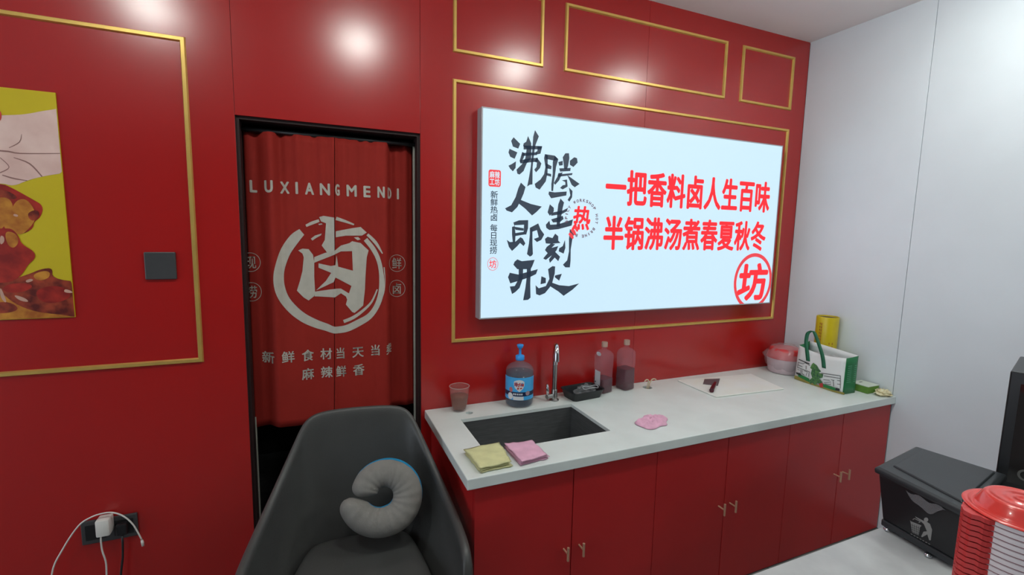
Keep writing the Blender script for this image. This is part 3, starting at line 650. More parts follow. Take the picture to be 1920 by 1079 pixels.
# two sauce bottles
def sauce(cx, cy, label, level, sticker):
    e = thing('sauce_bottle', label, 'bottle', (cx, cy, KZ), 'square sauce bottles against the red wall')
    rot = .22; rings = lambda hx, r, z: rr3(cx, cy, hx, hx, r, KZ+z, rot)
    seq = [(.036, .012, .001), (.039, .012, .006), (.039, .012, .080), (.0375, .012, .084), (.0375, .012, .130), (.039, .012, .134), (.039, .012, .200), (.037, .014, .212), (.028, .014, .224), (.0145, .0144, .232), (.0135, .0134, .245)]
    loft(MB(), [rings(*q) for q in seq], True, False).build('body', film_mat('clear_bottle_plastic', (.50, .32, .40, 1), .86, .06), e, smooth=True, angle=.9)
    loft(MB(), [rings(.034, .011, .004), rings(.0368, .011, .008), rings(.0368, .011, level)]).build('sauce', film_mat('dark_sauce', (.07, .012, .016, 1), .25, .15), e, smooth=True, angle=.9)
    MB().lathe([(0, .246), (.0165, .246), (.0165, .268), (.0150, .272), (0, .2725)], cx, cy, 24, KZ, caps=False).build('cap', mat('beige_cap', (.42, .27, .22, 1), .4, var=.1), e, smooth=True, angle=.8)
    if sticker:
        n_ = Vector((-math.cos(rot), -math.sin(rot), 0)); t_ = Vector((math.sin(rot), -math.cos(rot), 0)); c_ = Vector((cx, cy, KZ))+n_*.0402
        q = lambda u, z: c_+t_*u+Vector((0, 0, z))
        st = MB().add([q(-.022, .045), q(.016, .040), q(.016, .118), q(-.022, .122)], [(0, 1, 2, 3)]).build('paper_label', mat('sticker_paper', (.55, .58, .62, 1), .5, var=.06), e, fixn=False)
        c_ = c_+n_*.0005
        MB().add([q(-.020, .054), q(-.013, .053), q(-.013, .062), q(-.020, .063)], [(0, 1, 2, 3)]).build('label_mark', DARKGREY, st, fixn=False)
        MB().add([q(u, z) for u, z in disc_pts(0, .212, .017, .011)], [tuple(range(14))]).build('shoulder_sticker', mat('sticker_paper', (0, 0, 0, 1)), e, fixn=False)
    return e
sauce(1.402, -.062, 'square clear sauce bottle with a white paper label behind the black tray', .078, True)
sauce(1.545, -.062, 'square clear bottle half full of dark red sauce, without a label', .118, False)
# wires coming out of the worktop hole
for q, (dx, dz, l) in enumerate(((-.030, .040, 'cream wire end bending left out of the small worktop hole'), (.028, .044, 'cream wire end bending right out of the small worktop hole'))):
    x0 = 1.676+(-.006 if q == 0 else .006)
    sg = -1 if q == 0 else 1
    pts = [(x0, -.092, KZ-.05), (x0+.002, -.092, KZ), (x0+.008, -.093, KZ+.026)]+[(x0+.010+sg*(.018-.018*math.cos(a)), -.095-.006*math.sin(a/2), KZ+.032+.016*math.sin(a)) for a in [k*PI/6 for k in range(1, 6)]]
    tag(MB().tube(pts, .0034, 8).build('wire', mat('cream_wire', (.60, .50, .34, 1), .4, var=.1), smooth=True), l, 'wire', 'wire ends in the worktop hole')
# chopping board and cleaver
bd = [on_z(1270, 713, KZ+.0075), on_z(1343, 744, KZ+.0075), on_z(1470, 729, KZ+.0075), on_z(1408, 701, KZ+.0075)]
bd = [(p.x, min(p.y, -.055)) for p in bd][::1]
BOARD = mat('white_chopping_board', (0.75, 0.775, 0.77, 1), .5, col2=(.73, .735, .67, 1), scale=5, bump=.05, bscale=200)
tag(MB().prism(bd[::-1], KZ+.0004, KZ+.0075).build('chopping_board', BOARD, bevel=.003), 'thin white plastic chopping board lying on the worktop', 'chopping board')
kn = thing('cleaver', 'small cleaver with grey blade and dark red handle on the chopping board', 'knife', (2.08, -.20, KZ+.0078))
zz = KZ+.0078
b4 = [on_z(1321, 712, zz), on_z(1350, 711, zz), on_z(1346, 724, zz), on_z(1318, 721, zz)]
MB().prism([(p.x, p.y) for p in b4][::-1], zz, zz+.0025).build('blade', mat('grey_blade', (.13, .128, .14, 1), .35, .2, var=.1), kn)
h0, h1 = on_z(1341, 722, zz), on_z(1334, 737, zz)
mb = MB(); mb.tube([(h0.x, h0.y, zz+.011), ((h0.x*2+h1.x)/3, (h0.y*2+h1.y)/3, zz+.012), ((h0.x+h1.x*2)/3, (h0.y+h1.y*2)/3, zz+.013), (h1.x, h1.y, zz+.013)], [.008, .0105, .0115, .012], 14)
mb.build('handle', mat('dark_red_handle', (.075, .008, .018, 1), .25, var=.2, scale=30), kn, smooth=True, angle=.8)

# cleaning cloths
def folded_cloth(name, corners, m, label, seed, layers=3, th=.0065):
    e = None; mb = MB(); rnd = random.Random(seed); zb = KZ+.0006
    for L in range(layers):
        off = [(rnd.uniform(-.006, .006), rnd.uniform(-.006, .004)) for _ in range(4)]
        C = [(c[0]+o[0], c[1]+o[1]) for c, o in zip(corners, off)]
        nu, nv = 16, 16
        def surf(u, v, top):
            x = (C[0][0]*(1-u)+C[1][0]*u)*(1-v)+(C[3][0]*(1-u)+C[2][0]*u)*v
            y = (C[0][1]*(1-u)+C[1][1]*u)*(1-v)+(C[3][1]*(1-u)+C[2][1]*u)*v
            ed = min(u, 1-u, v, 1-v); rd = min(1, ed*9)**.5
            n1 = noise.noise(Vector((x*26+seed, y*26, L*.7))); n2 = noise.noise(Vector((x*90, y*90, seed+L)))
            x += .005*noise.noise(Vector((y*40, seed+L, 1))); y += .005*noise.noise(Vector((x*40, seed-L, 5)))
            zm = zb+L*th+th*.5+.0022*L*max(0, n1+.3)
            z = zm + (th*.48*rd+.0016*n1*rd+.0006*n2*rd if top else -th*.48*rd)
            return (x, y, max(z, zb))
        mb.grid(lambda u, v: surf(u, v, True), nu, nv); mb.grid(lambda u, v: surf(1-u, v, False), nu, nv)
    o = mb.build(name, m, smooth=True); tag(o, label, 'cloth'); return o
YC = mat('yellow_cloth', (0.66, 0.645, 0.35, 1), .9, var=.12, scale=30, bump=.5, bscale=500, spec=.1)
PC = mat('pink_cloth', (0.77, 0.43, 0.57, 1), .9, var=.12, scale=30, bump=.5, bscale=500, spec=.1)
folded_cloth('cleaning_cloth', [(.500, -.486), (.641, -.472), (.629, -.640), (.510, -.645)], YC, 'folded yellow cleaning cloth at the front corner beside the sink', 3.3)
folded_cloth('cleaning_cloth', [(.658, -.497), (.770, -.503), (.778, -.640), (.662, -.655)], PC, 'folded pink cleaning cloth next to the yellow one', 8.1)
def crumple(u, v):
    a = 2*PI*u; r = v; k = 1+.22*math.sin(2*a+.6)+.10*math.sin(5*a)+.12*noise.noise(Vector((math.cos(a)*1.5, math.sin(a)*1.5, 3)))
    x, y = 1.376+.078*k*r*math.cos(a), -.496+.062*k*r*math.sin(a)
    n = noise.noise(Vector((x*38, y*38, 2)))*.5+abs(noise.noise(Vector((x*70, y*60, 7))))
    rg = (1-abs(noise.noise(Vector((x*26+1.7, y*34, 4)))*2))**2
    z = KZ+.002+(.007+.007*n+.011*max(0, rg))*(1-r**8)
    return (x, y, max(KZ+.0015, z))
tag(MB().grid(crumple, 72, 26, closed_u=True).build('cleaning_cloth', PC, smooth=True, solid=.002), 'crumpled pink cloth lying alone on the middle of the worktop', 'cloth')

# tub in the corner, wrapped in plastic
tx, ty = 2.705, -.135
tb = thing('plastic_tub', 'round white tub with red lid wrapped in clear plastic in the corner', 'tub', (tx, ty, KZ))
MB().lathe([(0, .002), (.085, .002), (.092, .01), (.102, .085), (.103, .092), (0, .092)], tx, ty, 36, KZ, caps=False).build('tub', mat('tub_white', (.62, .50, .54, 1), .35, var=.06), tb, smooth=True, angle=.8)
MB().lathe([(0, .093), (.1045, .093), (.106, .097), (.1035, .108), (.092, .145), (.084, .155), (.070, .158), (0, .158)], tx, ty, 36, KZ, caps=False).build('lid', mat('tub_red', (.58, .045, .05, 1), .3, var=.1), tb, smooth=True, angle=.9)
blob(MB(), tx, ty, KZ+.088, .118, .118, .092, .16, 4.0, 5.5, 36, 20, zmin=KZ+.0012).build('clear_bag', film_mat('clear_bag_film', (.62, .50, .53, 1), .74, .14), tb, smooth=True)

# cling film roll
rx_, ry_ = 2.800, -.312
rl = thing('cling_film_roll', 'tall yellow cling film roll standing against the white wall', 'roll', (rx_, ry_, KZ))
RY = mat('roll_yellow', (0.60, 0.46, 0.015, 1), .3, var=.1, scale=12)
MB().lathe([(.056, .0006), (.058, .004), (.058, .377), (.057, .380), (.0545, .380), (.0530, .376), (.0530, .0006)], rx_, ry_, 40, KZ, caps=False).build('sleeve', RY, rl, smooth=True, angle=.8)
MB().lathe([(.0525, .002), (.0525, .372), (.044, .368), (.044, .30), (0, .30), (0, .002)], rx_, ry_, 32, KZ, caps=False).build('core', mat('cardboard_core', (.10, .07, .055, 1), .8, var=.2), rl, smooth=True)
arl = math.atan2(CAM.y-ry_, CAM.x-rx_); f = cyl_fn(rx_, ry_, .0586, arl, KZ); BRN = mat('roll_print_brown', (.40, .16, .02, 1), .4, var=.2, scale=60)
mb = MB(); rnd = random.Random(4)
for k in range(8):
    z = .345-k*.0185
    for w in range(2): mb.add([f(-.040+w*.009, z), f(-.034+w*.009, z), f(-.034+w*.009, z-.012-.003*w), f(-.040+w*.009, z-.012-.003*w)], [(0, 1, 2, 3)])
for k in range(5):
    z = .232-k*.020; mb.add([f(.016, z), f(.038, z), f(.038, z-.012), f(.016, z-.012)], [(0, 1, 2, 3)])
mb.build('printed_marks', BRN, rl, fixn=False)

# carrier bag
bg = thing('carrier_bag', 'white and green carrier bag with green straps and printed lettering', 'bag', (2.67, -.40, KZ))
BW = mat('bag_white', (0.74, 0.77, 0.76, 1), .45, var=.04); BG = mat('bag_green', (0.012, 0.17, 0.055, 1), .45, var=.12, scale=14)
A = Vector((2.628, -.262, KZ+.001)); B = Vector((2.612, -.548, KZ+.001)); dn = Vector((.098, -.004, 0)); hz = Vector((0, 0, .205))
C_ = B+dn; D_ = A+dn; ti = Vector((.012, 0, 0)); bow = Vector((-.006, 0, 0))
def quadgrid(p00, p10, p11, p01, nu=8, nv=6, bulge=Vector((0, 0, 0)), sag=0):
    def fn(u, v):
        p = (p00*(1-u)+p10*u)*(1-v)+(p01*(1-u)+p11*u)*v
        return p+bulge*(math.sin(PI*u)*math.sin(PI*v*.8)) - Vector((0, 0, sag*math.sin(PI*u)*v))
    return MB().grid(fn, nu, nv)
fa, fb = A+hz+ti, B+hz*.975+ti*.3
quadgrid(A, B, fb, fa, 10, 8, bow, .016).build('front_panel', BW, bg, smooth=True, solid=.0012)
quadgrid(D_, C_, C_+hz*1.01, D_+hz*1.10, 10, 8, -bow, 0).build('back_panel', BW, bg, smooth=True, solid=.0012)
quadgrid(B, C_, C_+hz*1.01, fb, 6, 6, Vector((0, -.006, 0))).build('side_panel', BG, bg, smooth=True, solid=.0012)
quadgrid(A, D_, D_+hz*1.10, fa, 6, 6, Vector((0, -.012, 0))).build('side_panel', BG, bg, smooth=True, solid=.0012)
quadgrid(A, B, C_, D_, 2, 2).build('base_panel', BG, bg, solid=.001)
blob(MB(), 2.672, -.405, KZ+.13, .034, .112, .055, .4, 3.0, 1.7).build('clear_contents', mat('bagged_contents', (.50, .52, .52, 1), .25, var=.3, scale=30), bg)
STR = mat('strap_green', (0.008, 0.115, 0.055, 1), .6, var=.15, scale=40, bump=.2, bscale=400)
def strap(pts, w, name='strap'):
    mb = MB(); P_ = [Vector(p) for p in pts]; n = len(P_)
    Q = []
    for i in range(n-1):
        p0, p1, p2, p3 = P_[max(i-1, 0)], P_[i], P_[i+1], P_[min(i+2, n-1)]
        for k in range(5):
            t = k/5; Q.append(.5*((2*p1)+(p2-p0)*t+(2*p0-5*p1+4*p2-p3)*t*t+(3*p1-p0-3*p2+p3)*t**3))
    Q.append(P_[-1]); n = len(Q); vs = []
    for i, p in enumerate(Q):
        wd = Vector((.12, -1, 0)).normalized(); vs += [p-wd*w/2, p+wd*w/2]
    mb.add(vs, [(2*i, 2*i+1, 2*i+3, 2*i+2) for i in range(n-1)]); return mb.build(name, STR, bg, smooth=True, solid=.0018)
def bagp(px, py, off=0.0):
    n = (B-A).cross(fa-A).normalized()
    if n.x > 0: n = -n
    return on_plane(px, py, A+n*(.008+off), n)
def cbag(x, y, off=0.0):
    p = bagp(1480+x/7.707, 610+y/7.707, off); return (p.x, p.y, max(p.z, KZ+.0015))
s1, s2 = Vector(cbag(270, 520, .003)), Vector(cbag(500, 622, .003))
top1, top2 = Vector(cbag(250, 330, .003)), Vector(cbag(440, 370, .003))
pk = Vector(cbag(305, 92, -.02)); pk2 = Vector(cbag(350, 92, -.02))
strap([s1, top1, Vector(cbag(243, 240, -.006)), Vector(cbag(262, 130, -.016)), pk, pk2, Vector(cbag(385, 160, -.016)), Vector(cbag(430, 290, -.004)), Vector(cbag(480, 450, .003)), s2], .021)
def bprint(name, polys, m, off):
    mb = MB()
    for pl in polys: tri_fill(mb, [cbag(x, y, off) for x, y in pl])
    return mb.build(name, m, bg, fixn=False)
PGR = mat('bag_print_green', (0.02, 0.22, 0.06, 1), .45, var=.2, scale=60); POL = mat('bag_print_olive', (0.30, 0.26, 0.06, 1), .45, var=.25, scale=40)
PLEAF = mat('bag_print_leaf', (0.10, 0.26, 0.07, 1), .45, col2=(.02, .09, .05, 1), scale=90); PBLK = mat('bag_print_black', (0.02, .03, .03, 1), .5, var=.1)
bprint('printed_ground', [[(75,722),(180,770),(300,830),(480,890),(640,940),(795,978),(795,1010),(640,978),(480,930),(300,868),(180,815),(72,775)]], POL, .0012)
bprint('printed_hills', [[(120,700),(175,720),(285,775),(300,832),(180,772),(130,745)], [(480,848),(600,885),(660,905),(670,950),(560,918),(480,890)]], PGR, .0014)
bprint('printed_plant', [[(345,545),(400,585),(430,640),(460,670),(420,690),(490,710),(480,760),(430,770),(480,830),(440,850),(400,840),(370,870),(330,830),(300,860),(285,800),(330,760),(310,700),(325,640),(300,620),(320,575)]], PLEAF, .0018)
bprint('printed_patch', [[(425,850),(480,835),(490,890),(450,915)]], LRED, .0020)
bprint('printed_patch', [[(95,680),(165,700),(170,735),(100,705)], [(665,905),(725,920),(725,955),(665,945)]], PBLK, .0020)
mb = MB(); fb_ = lambda x, y: cbag(x, y, .0022)
for st in ([(135,495,12),(225,535,12),(292,562,12)], [(125,540,7),(200,560,7),(230,545,7),(300,588,7)], [(127,540,6),(118,620,6)], [(125,575,7),(190,605,7)], [(118,610,7),(300,682,7)], [(240,585,7),(240,640,7)], [(165,640,7),(163,690,7)], [(185,650,7),(182,700,7),(215,722,7)], [(215,660,7),(260,680,7),(240,730,7)], [(285,685,7),(280,750,7)], [(118,640,6),(150,655,6)],
           [(462,695,8),(600,715,8),(740,735,8)], [(738,735,7),(735,915,7)], [(500,735,8),(735,772,8)], [(490,790,7),(585,798,7)], [(500,832,7),(600,822,7),(598,862,7),(515,852,7)], [(632,800,8),(640,885,8)], [(690,800,8),(735,808,8)], [(690,852,8),(735,860,8)], [(600,790,7),(650,800,7)]): ribbon(mb, st, fb_, 1)
mb.build('printed_outline_lettering', PBLK, bg, fixn=False)
SP = mat('bag_side_print', (.10, .36, .20, 1), .5, var=.1)
for u0, u1 in ((.12, .44), (.66, .86)):
    mb = MB()
    for k in range(9):
        z = .155-k*.011
        p = [B*(1-u)+C_*u+Vector((0, -.0075, z+dz_)) for u, dz_ in ((u0, 0), (u1, 0), (u1, .004), (u0, .004))]; mb.add(p, [(0, 1, 2, 3)])
    o_ = mb.build('side_print_lines', SP, bg, fixn=False); o_['kind'] = 'stuff'
# small carton and snack packet at the right-hand end
gb = thing('small_carton', 'small green carton with white top behind the carrier bag', 'box', (2.80, -.555, KZ))
mb = MB().box(2.755, 2.850, -.592, -.500, KZ+.0006, KZ+.038).build('carton', mat('carton_green', (.12, .27, .035, 1), .5, var=.2, scale=20), gb, bevel=.002)
lid_ = MB().box(2.754, 2.851, -.593, -.499, KZ+.0382, KZ+.0425).build('lid', mat('carton_white', (.60, .66, .58, 1), .5, var=.06), gb, bevel=.001)
MB().box(2.790, 2.815, -.528, -.522, KZ+.0426, KZ+.0432).build('lid_mark', DARKGREY, lid_)
sn = thing('snack_packet', 'crumpled cream snack packet at the right end of the worktop', 'packet', (2.825, -.630, KZ))
mb = MB(); blob(mb, 2.818, -.630, KZ+.013, .042, .032, .016, .75, 5.0, 9.2, 18, 11, zmin=KZ+.0008)
mb.build('packet', mat('snack_packet_film', (.76, .73, .52, 1), .3, col2=(.60, .50, .28, 1), scale=40), sn)

# ------------------------------------------------------------------ armchair and neck pillow
ac_o = Vector((.142, -.245, 0)); ang = -.10
arm = thing('armchair', 'dark grey leather tub armchair standing in front of the curtained doorway', 'armchair', ac_o)
ca, sa = math.cos(ang), math.sin(ang)
def AC(x, y, z):    # chair space: y forward (towards the room)
    return (ac_o.x + x*ca + y*sa, ac_o.y + x*sa - y*ca, z)
half_rim = [(0, .005, .900), (.10, .005, .898), (.160, .008, .888), (.192, .022, .862), (.213, .050, .812), (.243, .105, .742), (.272, .180, .675), (.296, .280, .625), (.312, .390, .598), (.318, .470, .582), (.316, .515, .550), (.310, .530, .490)]
half_base = [(0, .115, .360), (.080, .117, .360), (.130, .125, .360), (.165, .145, .360), (.190, .180, .360), (.212, .235, .360), (.230, .300, .360), (.245, .370, .360), (.256, .430, .360), (.262, .475, .360), (.266, .500, .360), (.268, .510, .360)]
rim = [(-x, y, z) for x, y, z in half_rim[:0:-1]]+half_rim
base = [(-x, y, z) for x, y, z in half_base[:0:-1]]+half_base
nR = len(rim); NV = 9; TH = .050
def shell_pt(i, v, outer):
    r_, b_ = Vector(rim[i]), Vector(base[i]); p = b_.lerp(r_, v)
    nrm = Vector((r_.x*1.0, (r_.y-.33)*1.0 if abs(r_.x) < .3 else -.05, 0)); 
    nrm = nrm.normalized() if nrm.length > 1e-6 else Vector((0, -1, 0))
    p = p + nrm*(.020*math.sin(PI*v))                # belly
    if outer: p = p + nrm*TH*(1-.35*v)
    return p
vs = []; 
prof = [('i', v/NV) for v in range(NV+1)]+[('m', 1)]+[('o', 1-v/NV) for v in range(NV+1)]
for kind, v in prof:
    for i in range(nR):
        if kind == 'm':
            p = (shell_pt(i, 1, False)+shell_pt(i, 1, True))/2+Vector((0, 0, .014))
        else: p = shell_pt(i, v, kind == 'o')
        if kind == 'o' and v < .3: p.z -= (.3-v)*.25; p.x *= 1-(.3-v)*.35
        vs.append(AC(*p))
mb = MB(); fs = []
np_ = len(prof)
for j in range(np_-1):
    for i in range(nR-1): fs.append((j*nR+i, j*nR+i+1, (j+1)*nR+i+1, (j+1)*nR+i))
for i in (0, nR-1): # arm fronts
    for j in range(np_//2): fs.append((j*nR+i, (j+1)*nR+i, (np_-2-j)*nR+i, (np_-1-j)*nR+i))
mb.add(vs, fs).build('shell', LEATHER, arm, smooth=True, subsurf=2)
# seat cushion
def seat_ring(k, z): return [AC(x*k[0], .335+(y-.335)*k[1], z) for x, y in ([(-.150, .115), (0, .105), (.150, .115), (.185, .150), (.212, .250), (.235, .37), (.248, .48), (.25, .565), (.225, .600), (0, .612), (-.225, .600), (-.25, .565), (-.248, .48), (-.235, .37), (-.212, .250), (-.185, .150)])]
loft(MB(), [seat_ring((.86, .88), .358), seat_ring((.97, .97), .372), seat_ring((1, 1), .40), seat_ring((1, 1), .435), seat_ring((.96, .96), .456), seat_ring((.86, .86), .466), seat_ring((.5, .5), .470)]).build('seat_cushion', LEATHER, arm, smooth=True, subsurf=2)
loft(MB(), [seat_ring((.80, .80), .300), seat_ring((.92, .86), .312), seat_ring((.95, .88), .352)]).build('seat_base', LEATHER, arm, smooth=True, subsurf=1)
LEG = mat('dark_leg_metal', (.02, .02, .02, 1), .4, .5, var=.1)
for sx in (-1, 1):
    for yy in (.16, .50):
        MB().tube([AC(sx*.15, yy, .310), AC(sx*.21, yy+(.05 if yy > .3 else -.05), .001)], [.016, .011], 12).build('leg', LEG, arm, smooth=True, angle=.8)
# neck pillow leaning on the chair back
pc = on_y(719, 931, -.455)
npil = thing('neck_pillow', 'round grey travel neck pillow with blue edge resting on the armchair', 'pillow', pc)
nf = (CAM-pc).normalized(); nf = (nf*.55+Vector((-.05, -.8, .45)).normalized()*.45).normalized()
ex = Vector((0, 0, 1)).cross(nf).normalized(); ey = nf.cross(ex)
RM, RTU = .0800, .0495
cen = pc+ex*.006
def pillow_half(front, name, m):
    nu, nv = 130, 12
    def fn(u, v):
        a = math.radians(176-361*u); t = u             # spiral: upper lip inside, lower lip swung outwards
        e_ = min(t, 1-t)/.06
        cap = 1.0 if e_ >= 1 else max(.02, 1-(1-e_)**2.2)**.5
        rt = RTU*cap*(.94+.10*math.sin(PI*t)+.05*t)
        rm = RM-.001+.004*t+.034*max(0, (t-.72)/.28)**1.5-.006*max(0, (.12-t)/.12)
        lo = .10+.50*max(0, math.sin(a+.5)); hi = PI-.05-.35*max(0, -math.sin(a+.2))
        ph = (lo+(hi-lo)*v) if front else (hi+(2*PI+lo-hi)*v)
        wr = 1+.022*math.sin(a*19+ph*2)*(math.sin(ph) if front else 0)
        rad = rm+rt*math.cos(ph)*wr; h = rt*math.sin(ph)*.9*wr
        return cen+ex*(rad*math.cos(a))+ey*(rad*math.sin(a))+nf*h
    return MB().grid(fn, nu, nv).build(name, m, npil, smooth=True)
pillow_half(True, 'front_cover', mat('pillow_grey', (.21, .20, .185, 1), .85, var=.08, scale=40, bump=.3, bscale=300, spec=.2))
pillow_half(False, 'back_cover', mat('pillow_blue', (.015, .24, .46, 1), .8, var=.1, scale=30, spec=.2))

# ------------------------------------------------------------------ front table with bin, bowls and black appliance
TZ = .72
tbl = thing('prep_table', 'pale marble-topped prep table in the near right-hand corner', 'table', (1.75, -1.62, 0))
MB().box(.93, 2.55, -1.93, -1.307, TZ-.03, TZ).build('tabletop', MARBLE, tbl, bevel=.002)
for x in (.98, 2.50):
    for y in (-1.88, -1.357): MB().box(x-.02, x+.02, y-.02, y+.02, .001, TZ-.0305).build('leg', NICKEL, tbl, bevel=.003)
# bin
bn = thing('waste_bin', 'black lidded bin with white litter symbol standing on the marble table', 'bin', (1.72, -1.40, TZ))
BB = [(1.584, -1.308), (1.845, -1.285), (1.868, -1.455), (1.560, -1.500)]     # foot outline
BT = [(1.575, -1.290), (1.858, -1.262), (1.886, -1.455), (1.548, -1.505)]     # under the lid
mb = MB(); mb.prism([BB[i] for i in (3, 2, 1, 0)], TZ+.010, TZ+.030)
mb.build('base', BLACKSAT, bn, bevel=.004)
def ins(q, k): c = (sum(p[0] for p in q)/4, sum(p[1] for p in q)/4); return [(c[0]+(p[0]-c[0])*k, c[1]+(p[1]-c[1])*k) for p in q]
b0_, b1_ = ins(BB, .975), ins(BT, .985)
loft(MB(), [[(x, y, TZ+.0302) for x, y in b0_[::-1]], [(x, y, TZ+.168) for x, y in b1_[::-1]]]).build('body', BLACKPL, bn, bevel=.004)
LT = [(1.575, -1.279), (1.875, -1.238), (1.910, -1.455), (1.534, -1.520)]
z0 = TZ+.1683
ld = loft(MB(), [[(x, y, z0) for x, y in ins(LT, .985)[::-1]], [(x, y, z0+.010) for x, y in LT[::-1]], [(x, y, z0+.016) for x, y in ins(LT, .99)[::-1]], [(x, y, z0+.020) for x, y in ins(LT, .93)[::-1]]]).build('lid', BLACKSAT, bn, bevel=.002)
lf = [(1.628, -1.300), (1.852, -1.268), (1.880, -1.440), (1.575, -1.492)]
loft(MB(), [[(x, y, z0+.0202) for x, y in lf[::-1]], [(x, y, z0+.0245) for x, y in ins(lf, .97)[::-1]]]).build('lid_flap', BLACKSAT, ld, bevel=.0015)
for (x, y) in ((1.604, -1.325), (1.580, -1.440), (1.835, -1.31), (1.85, -1.44)):
    MB().lathe([(0, .0005), (.0075, .0005), (.009, .004), (.008, .0098), (0, .0098)], x-.016, y, 16, TZ, caps=False).build('foot', CHROME, bn, smooth=True)
fn_ = Vector((BT[3][1]-BT[0][1], -(BT[3][0]-BT[0][0]), 0)).normalized()
if fn_.x > 0: fn_ = -fn_
e1 = Vector((b0_[0][0], b0_[0][1], TZ+.0302)); e2 = Vector((b0_[3][0], b0_[3][1], TZ+.0302)); e3 = Vector((b1_[0][0], b1_[0][1], TZ+.168))
pn = (e2-e1).cross(e3-e1).normalized(); pn = -pn if pn.x > 0 else pn
def crL(x, y): return tuple(on_plane(1690+x/15.41, 960+y/15.41, e1+pn*.0008, pn))
LOGO = mat('bin_symbol_grey', (.26, .26, .25, 1), .5, var=.1)
mb = MB()
for pl in ([(250,250),(275,280),(580,400),(570,430),(545,440),(500,690),(310,600),(270,330)], [(400,140),(640,265),(760,310),(830,360),(890,530),(880,600),(850,830),(805,830),(750,660),(600,740),(570,720),(640,580),(740,570),(650,360),(560,280),(420,175)]):
    tri_fill(mb, [crL(*p) for p in pl])
tri_fill(mb, [crL(715+65*math.cos(2*PI*k/14), 235+65*math.sin(2*PI*k/14)) for k in range(14)])
ribbon(mb, [(330,235,22),(380,205,20),(450,235,20),(545,290,22),(500,320,18)], crL)
for k in range(7): ribbon(mb, [(270+k*85, 640+k*47, 22), (320+k*85, 668+k*47, 22)], crL, 1)
mb.build('litter_symbol', LOGO, bn, fixn=False)
mb = MB(); crM = lambda x, y: tuple(Vector(crL(x, y))+pn*.0008)
for k in range(4): ribbon(mb, [(320+k*62, 350+k*24, 9), (345+k*48, 610+k*26, 8)], crM, 1)
for k in range(4): ribbon(mb, [(285+k*8, 380+k*65, 7), (555-k*10, 490+k*60, 7)], crM, 1)
mb.build('symbol_gaps', BLACKPL, bn, fixn=False)
q = lambda t, z: e1.lerp(e2, t)+(e3-e1)*(z/.138)+pn*.0035
mb = MB().grid(lambda u, v: q(.42+.56*u, .132-.034*v*math.sin(PI*min(1, u*1.1))**.8 - .004*math.sin(u*14)), 16, 4)
mb.build('bin_liner', film_mat('clear_liner', (.20, .20, .21, 1), .35, .2), bn, smooth=True)

# stack of bowls with a red dome lid
cxb, cyb, RB = 1.352, -1.674, .088
BWM = mat('bowl_white', (.74, .68, .70, 1), .35, var=.05); BRED = mat('bowl_red', (.60, .05, .05, 1), .35, var=.12, scale=30)
dirt = math.atan2(.47, -.88); pitch_b = .0122; NB = 22
def bowl(k):
    zb = TZ+.0006+k*pitch_b
    down = NB-1-k
    words = ['just under', 'second below', 'third below', 'fourth below', 'fifth below', 'sixth below', 'seventh below', 'eighth below', 'ninth below', 'tenth below', 'eleventh below', 'twelfth below', 'thirteenth below', 'fourteenth below',
             'fifteenth below', 'sixteenth below', 'seventeenth below', 'eighteenth below', 'nineteenth below', 'twentieth below', 'twenty-first below', 'twenty-second below']
    l = 'white round food bowl with red tab, %s the red dome lid' % words[down]
    return tag_b(l, zb)
proto = None
def tag_b(l, zb):
    global proto
    if proto is None:
        e = thing('food_bowl', l, 'bowl', (cxb, cyb, zb), 'nested white and red food bowls')
        prof = [(.046, 0), (.048, .0008), (RB-.004, .049), (RB, .0495), (RB, .0590), (RB-.002, .0605), (RB-.005, .0590), (RB-.006, .0505), (.0445, .0022), (.044, .0008)]
        MB().lathe(prof, cxb, cyb, 48, zb, caps=False).build('bowl', BWM, e, smooth=True, angle=.7)
        MB().lathe([(.0439, .0006), (.0439, .0016), (0, .0016), (0, .0006)], cxb, cyb, 24, zb, caps=False).build('bowl_floor', BWM, e)
        # red tab at the side: pointed ear with a wavy skirt
        n = 14; vs = []
        for i in range(n+1):
            t = i/n*2-1; a = dirt+t*.40; ro = RB+.0005+.024*(1-abs(t))**.7+.0012*math.sin(i*2.2)
            for r_, z_ in ((RB+.0004, .0596), (ro, .0596), (ro, .0500), (RB+.0004, .0500)): vs.append((cxb+r_*math.cos(a), cyb+r_*math.sin(a), zb+z_+(.0012*math.sin(i*1.3) if r_ > RB+.003 else 0)))
        fs = []
        for i in range(n):
            for j in range(4): fs.append((4*i+j, 4*i+(j+1) % 4, 4*i+4+(j+1) % 4, 4*i+4+j))
        fs += [(3, 2, 1, 0), tuple(4*n+j for j in range(4))]
        MB().add(vs, fs).build('tab', BRED, e)
        # thin red line printed under the rim
        MB().lathe([(RB+.0003, .0500), (RB+.0003, .0512)], cxb, cyb, 48, zb, caps=False).build('rim_line', mat('bowl_line', (.20, .03, .05, 1), .4, var=.1), e, smooth=True)
        proto = e
    else:
        e = proto.copy(); COL.objects.link(e); e['label'] = l; e.location = (cxb, cyb, zb)
        for c in proto.children:
            d = c.copy(); COL.objects.link(d); d.parent = e
    return e
for k in range(NB): bowl(k)
zt_ = TZ+.0006+(NB-1)*pitch_b+.0612
dl = thing('bowl_lid', 'glossy red domed plastic lid on top of the bowl stack', 'lid', (cxb, cyb, zt_))
LRD = mat('lid_red', (.70, .055, .045, 1), .22, var=.06, scale=8, coat=.3)
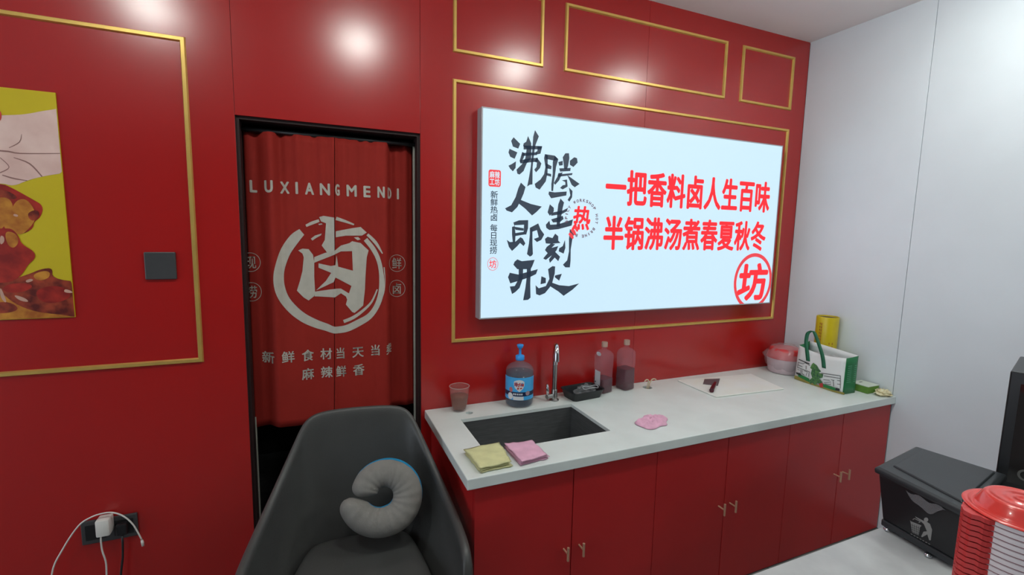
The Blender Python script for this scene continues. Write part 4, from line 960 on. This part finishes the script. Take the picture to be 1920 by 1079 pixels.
MB().lathe([(RB+.004, .0002), (RB+.0045, .0015), (RB+.002, .004), (RB-.006, .004), (RB-.010, .0015), (RB-.014, .002), (RB-.017, .008), (RB-.026, .026), (RB-.030, .030), (.052, .031), (.050, .0295), (.030, .0295), (.028, .031), (.012, .031), (.010, .029), (0, .029)], cxb, cyb, 56, zt_, caps=False).build('dome', LRD, dl, smooth=True, angle=1.0)

# black appliance at the right edge, with a red-lidded container on top
ap = thing('black_appliance', 'tall black countertop appliance with dark glass front at the right edge', 'appliance', (2.10, -1.53, TZ))
loft(MB(), [[(x, y, TZ+.001) for x, y in ((1.936, -1.425), (2.02, -1.68), (2.32, -1.58), (2.23, -1.33))], [(x, y, TZ+.125) for x, y in ((1.936, -1.425), (2.02, -1.68), (2.32, -1.58), (2.23, -1.33))]]).build('base', BLACKPL, ap, bevel=.004)
q4 = ((1.940, -1.419), (2.022, -1.67), (2.315, -1.575), (2.23, -1.335))
loft(MB(), [[(x, y, TZ+.1255) for x, y in q4], [(x, y, 1.215) for x, y in q4]]).build('housing', BLACKPL, ap, bevel=.004)
p0, p1 = Vector((1.940, -1.419, 0)), Vector((2.022, -1.67, 0)); dd = (p1-p0).normalized(); nn = Vector((dd.y, -dd.x, 0)); nn = -nn if nn.x > 0 else nn
G = mat('dark_glass', (.012, .011, .010, 1), .08, var=.1)
pane = [p0+dd*t_+nn*.0012+Vector((0, 0, z)) for t_, z in ((.025, TZ+.15), (.24, TZ+.15), (.24, 1.18), (.025, 1.18))]
pg = MB().add(pane, [(0, 1, 2, 3)]).build('glass_front', G, ap, fixn=False)
pr = [p0+dd*t_+nn*.0020+Vector((0, 0, z)) for t_, z in ((.060, TZ+.16), (.235, TZ+.16), (.235, 1.10), (.050, 1.10))]
MB().add(pr, [(0, 1, 2, 3)]).build('inner_panel', mat('brown_inner_panel', (.035, .028, .020, 1), .3, var=.2), pg, fixn=False)
kc = p0+dd*.062+nn*.0024+Vector((0, 0, TZ+.185)); mb = MB()
mb.add([kc+dd*(.018*math.cos(2*PI*k/24))+Vector((0, 0, .018*math.sin(2*PI*k/24))) for k in range(24)]+[kc+dd*(.012*math.cos(2*PI*k/24))+Vector((0, 0, .012*math.sin(2*PI*k/24))) for k in range(24)], [(k, (k+1) % 24, 24+(k+1) % 24, 24+k) for k in range(24)])
mb.build('dial_ring', mat('dial_grey', (.12, .12, .11, 1), .4, var=.1), pg, fixn=False)
rc = thing('takeaway_container', 'white container with red lid on top of the black appliance', 'container', (2.055, -1.50, 1.2155))
MB().lathe([(0, 0), (.066, 0), (.074, .018), (0, .018)], 2.060, -1.495, 32, 1.2156, caps=False).build('container', BWM, rc, smooth=True, angle=.7)
MB().lathe([(0, .0182), (.077, .0182), (.077, .023), (.070, .026), (0, .026)], 2.060, -1.495, 32, 1.2156, caps=False).build('lid', BRED, rc, smooth=True, angle=.7)
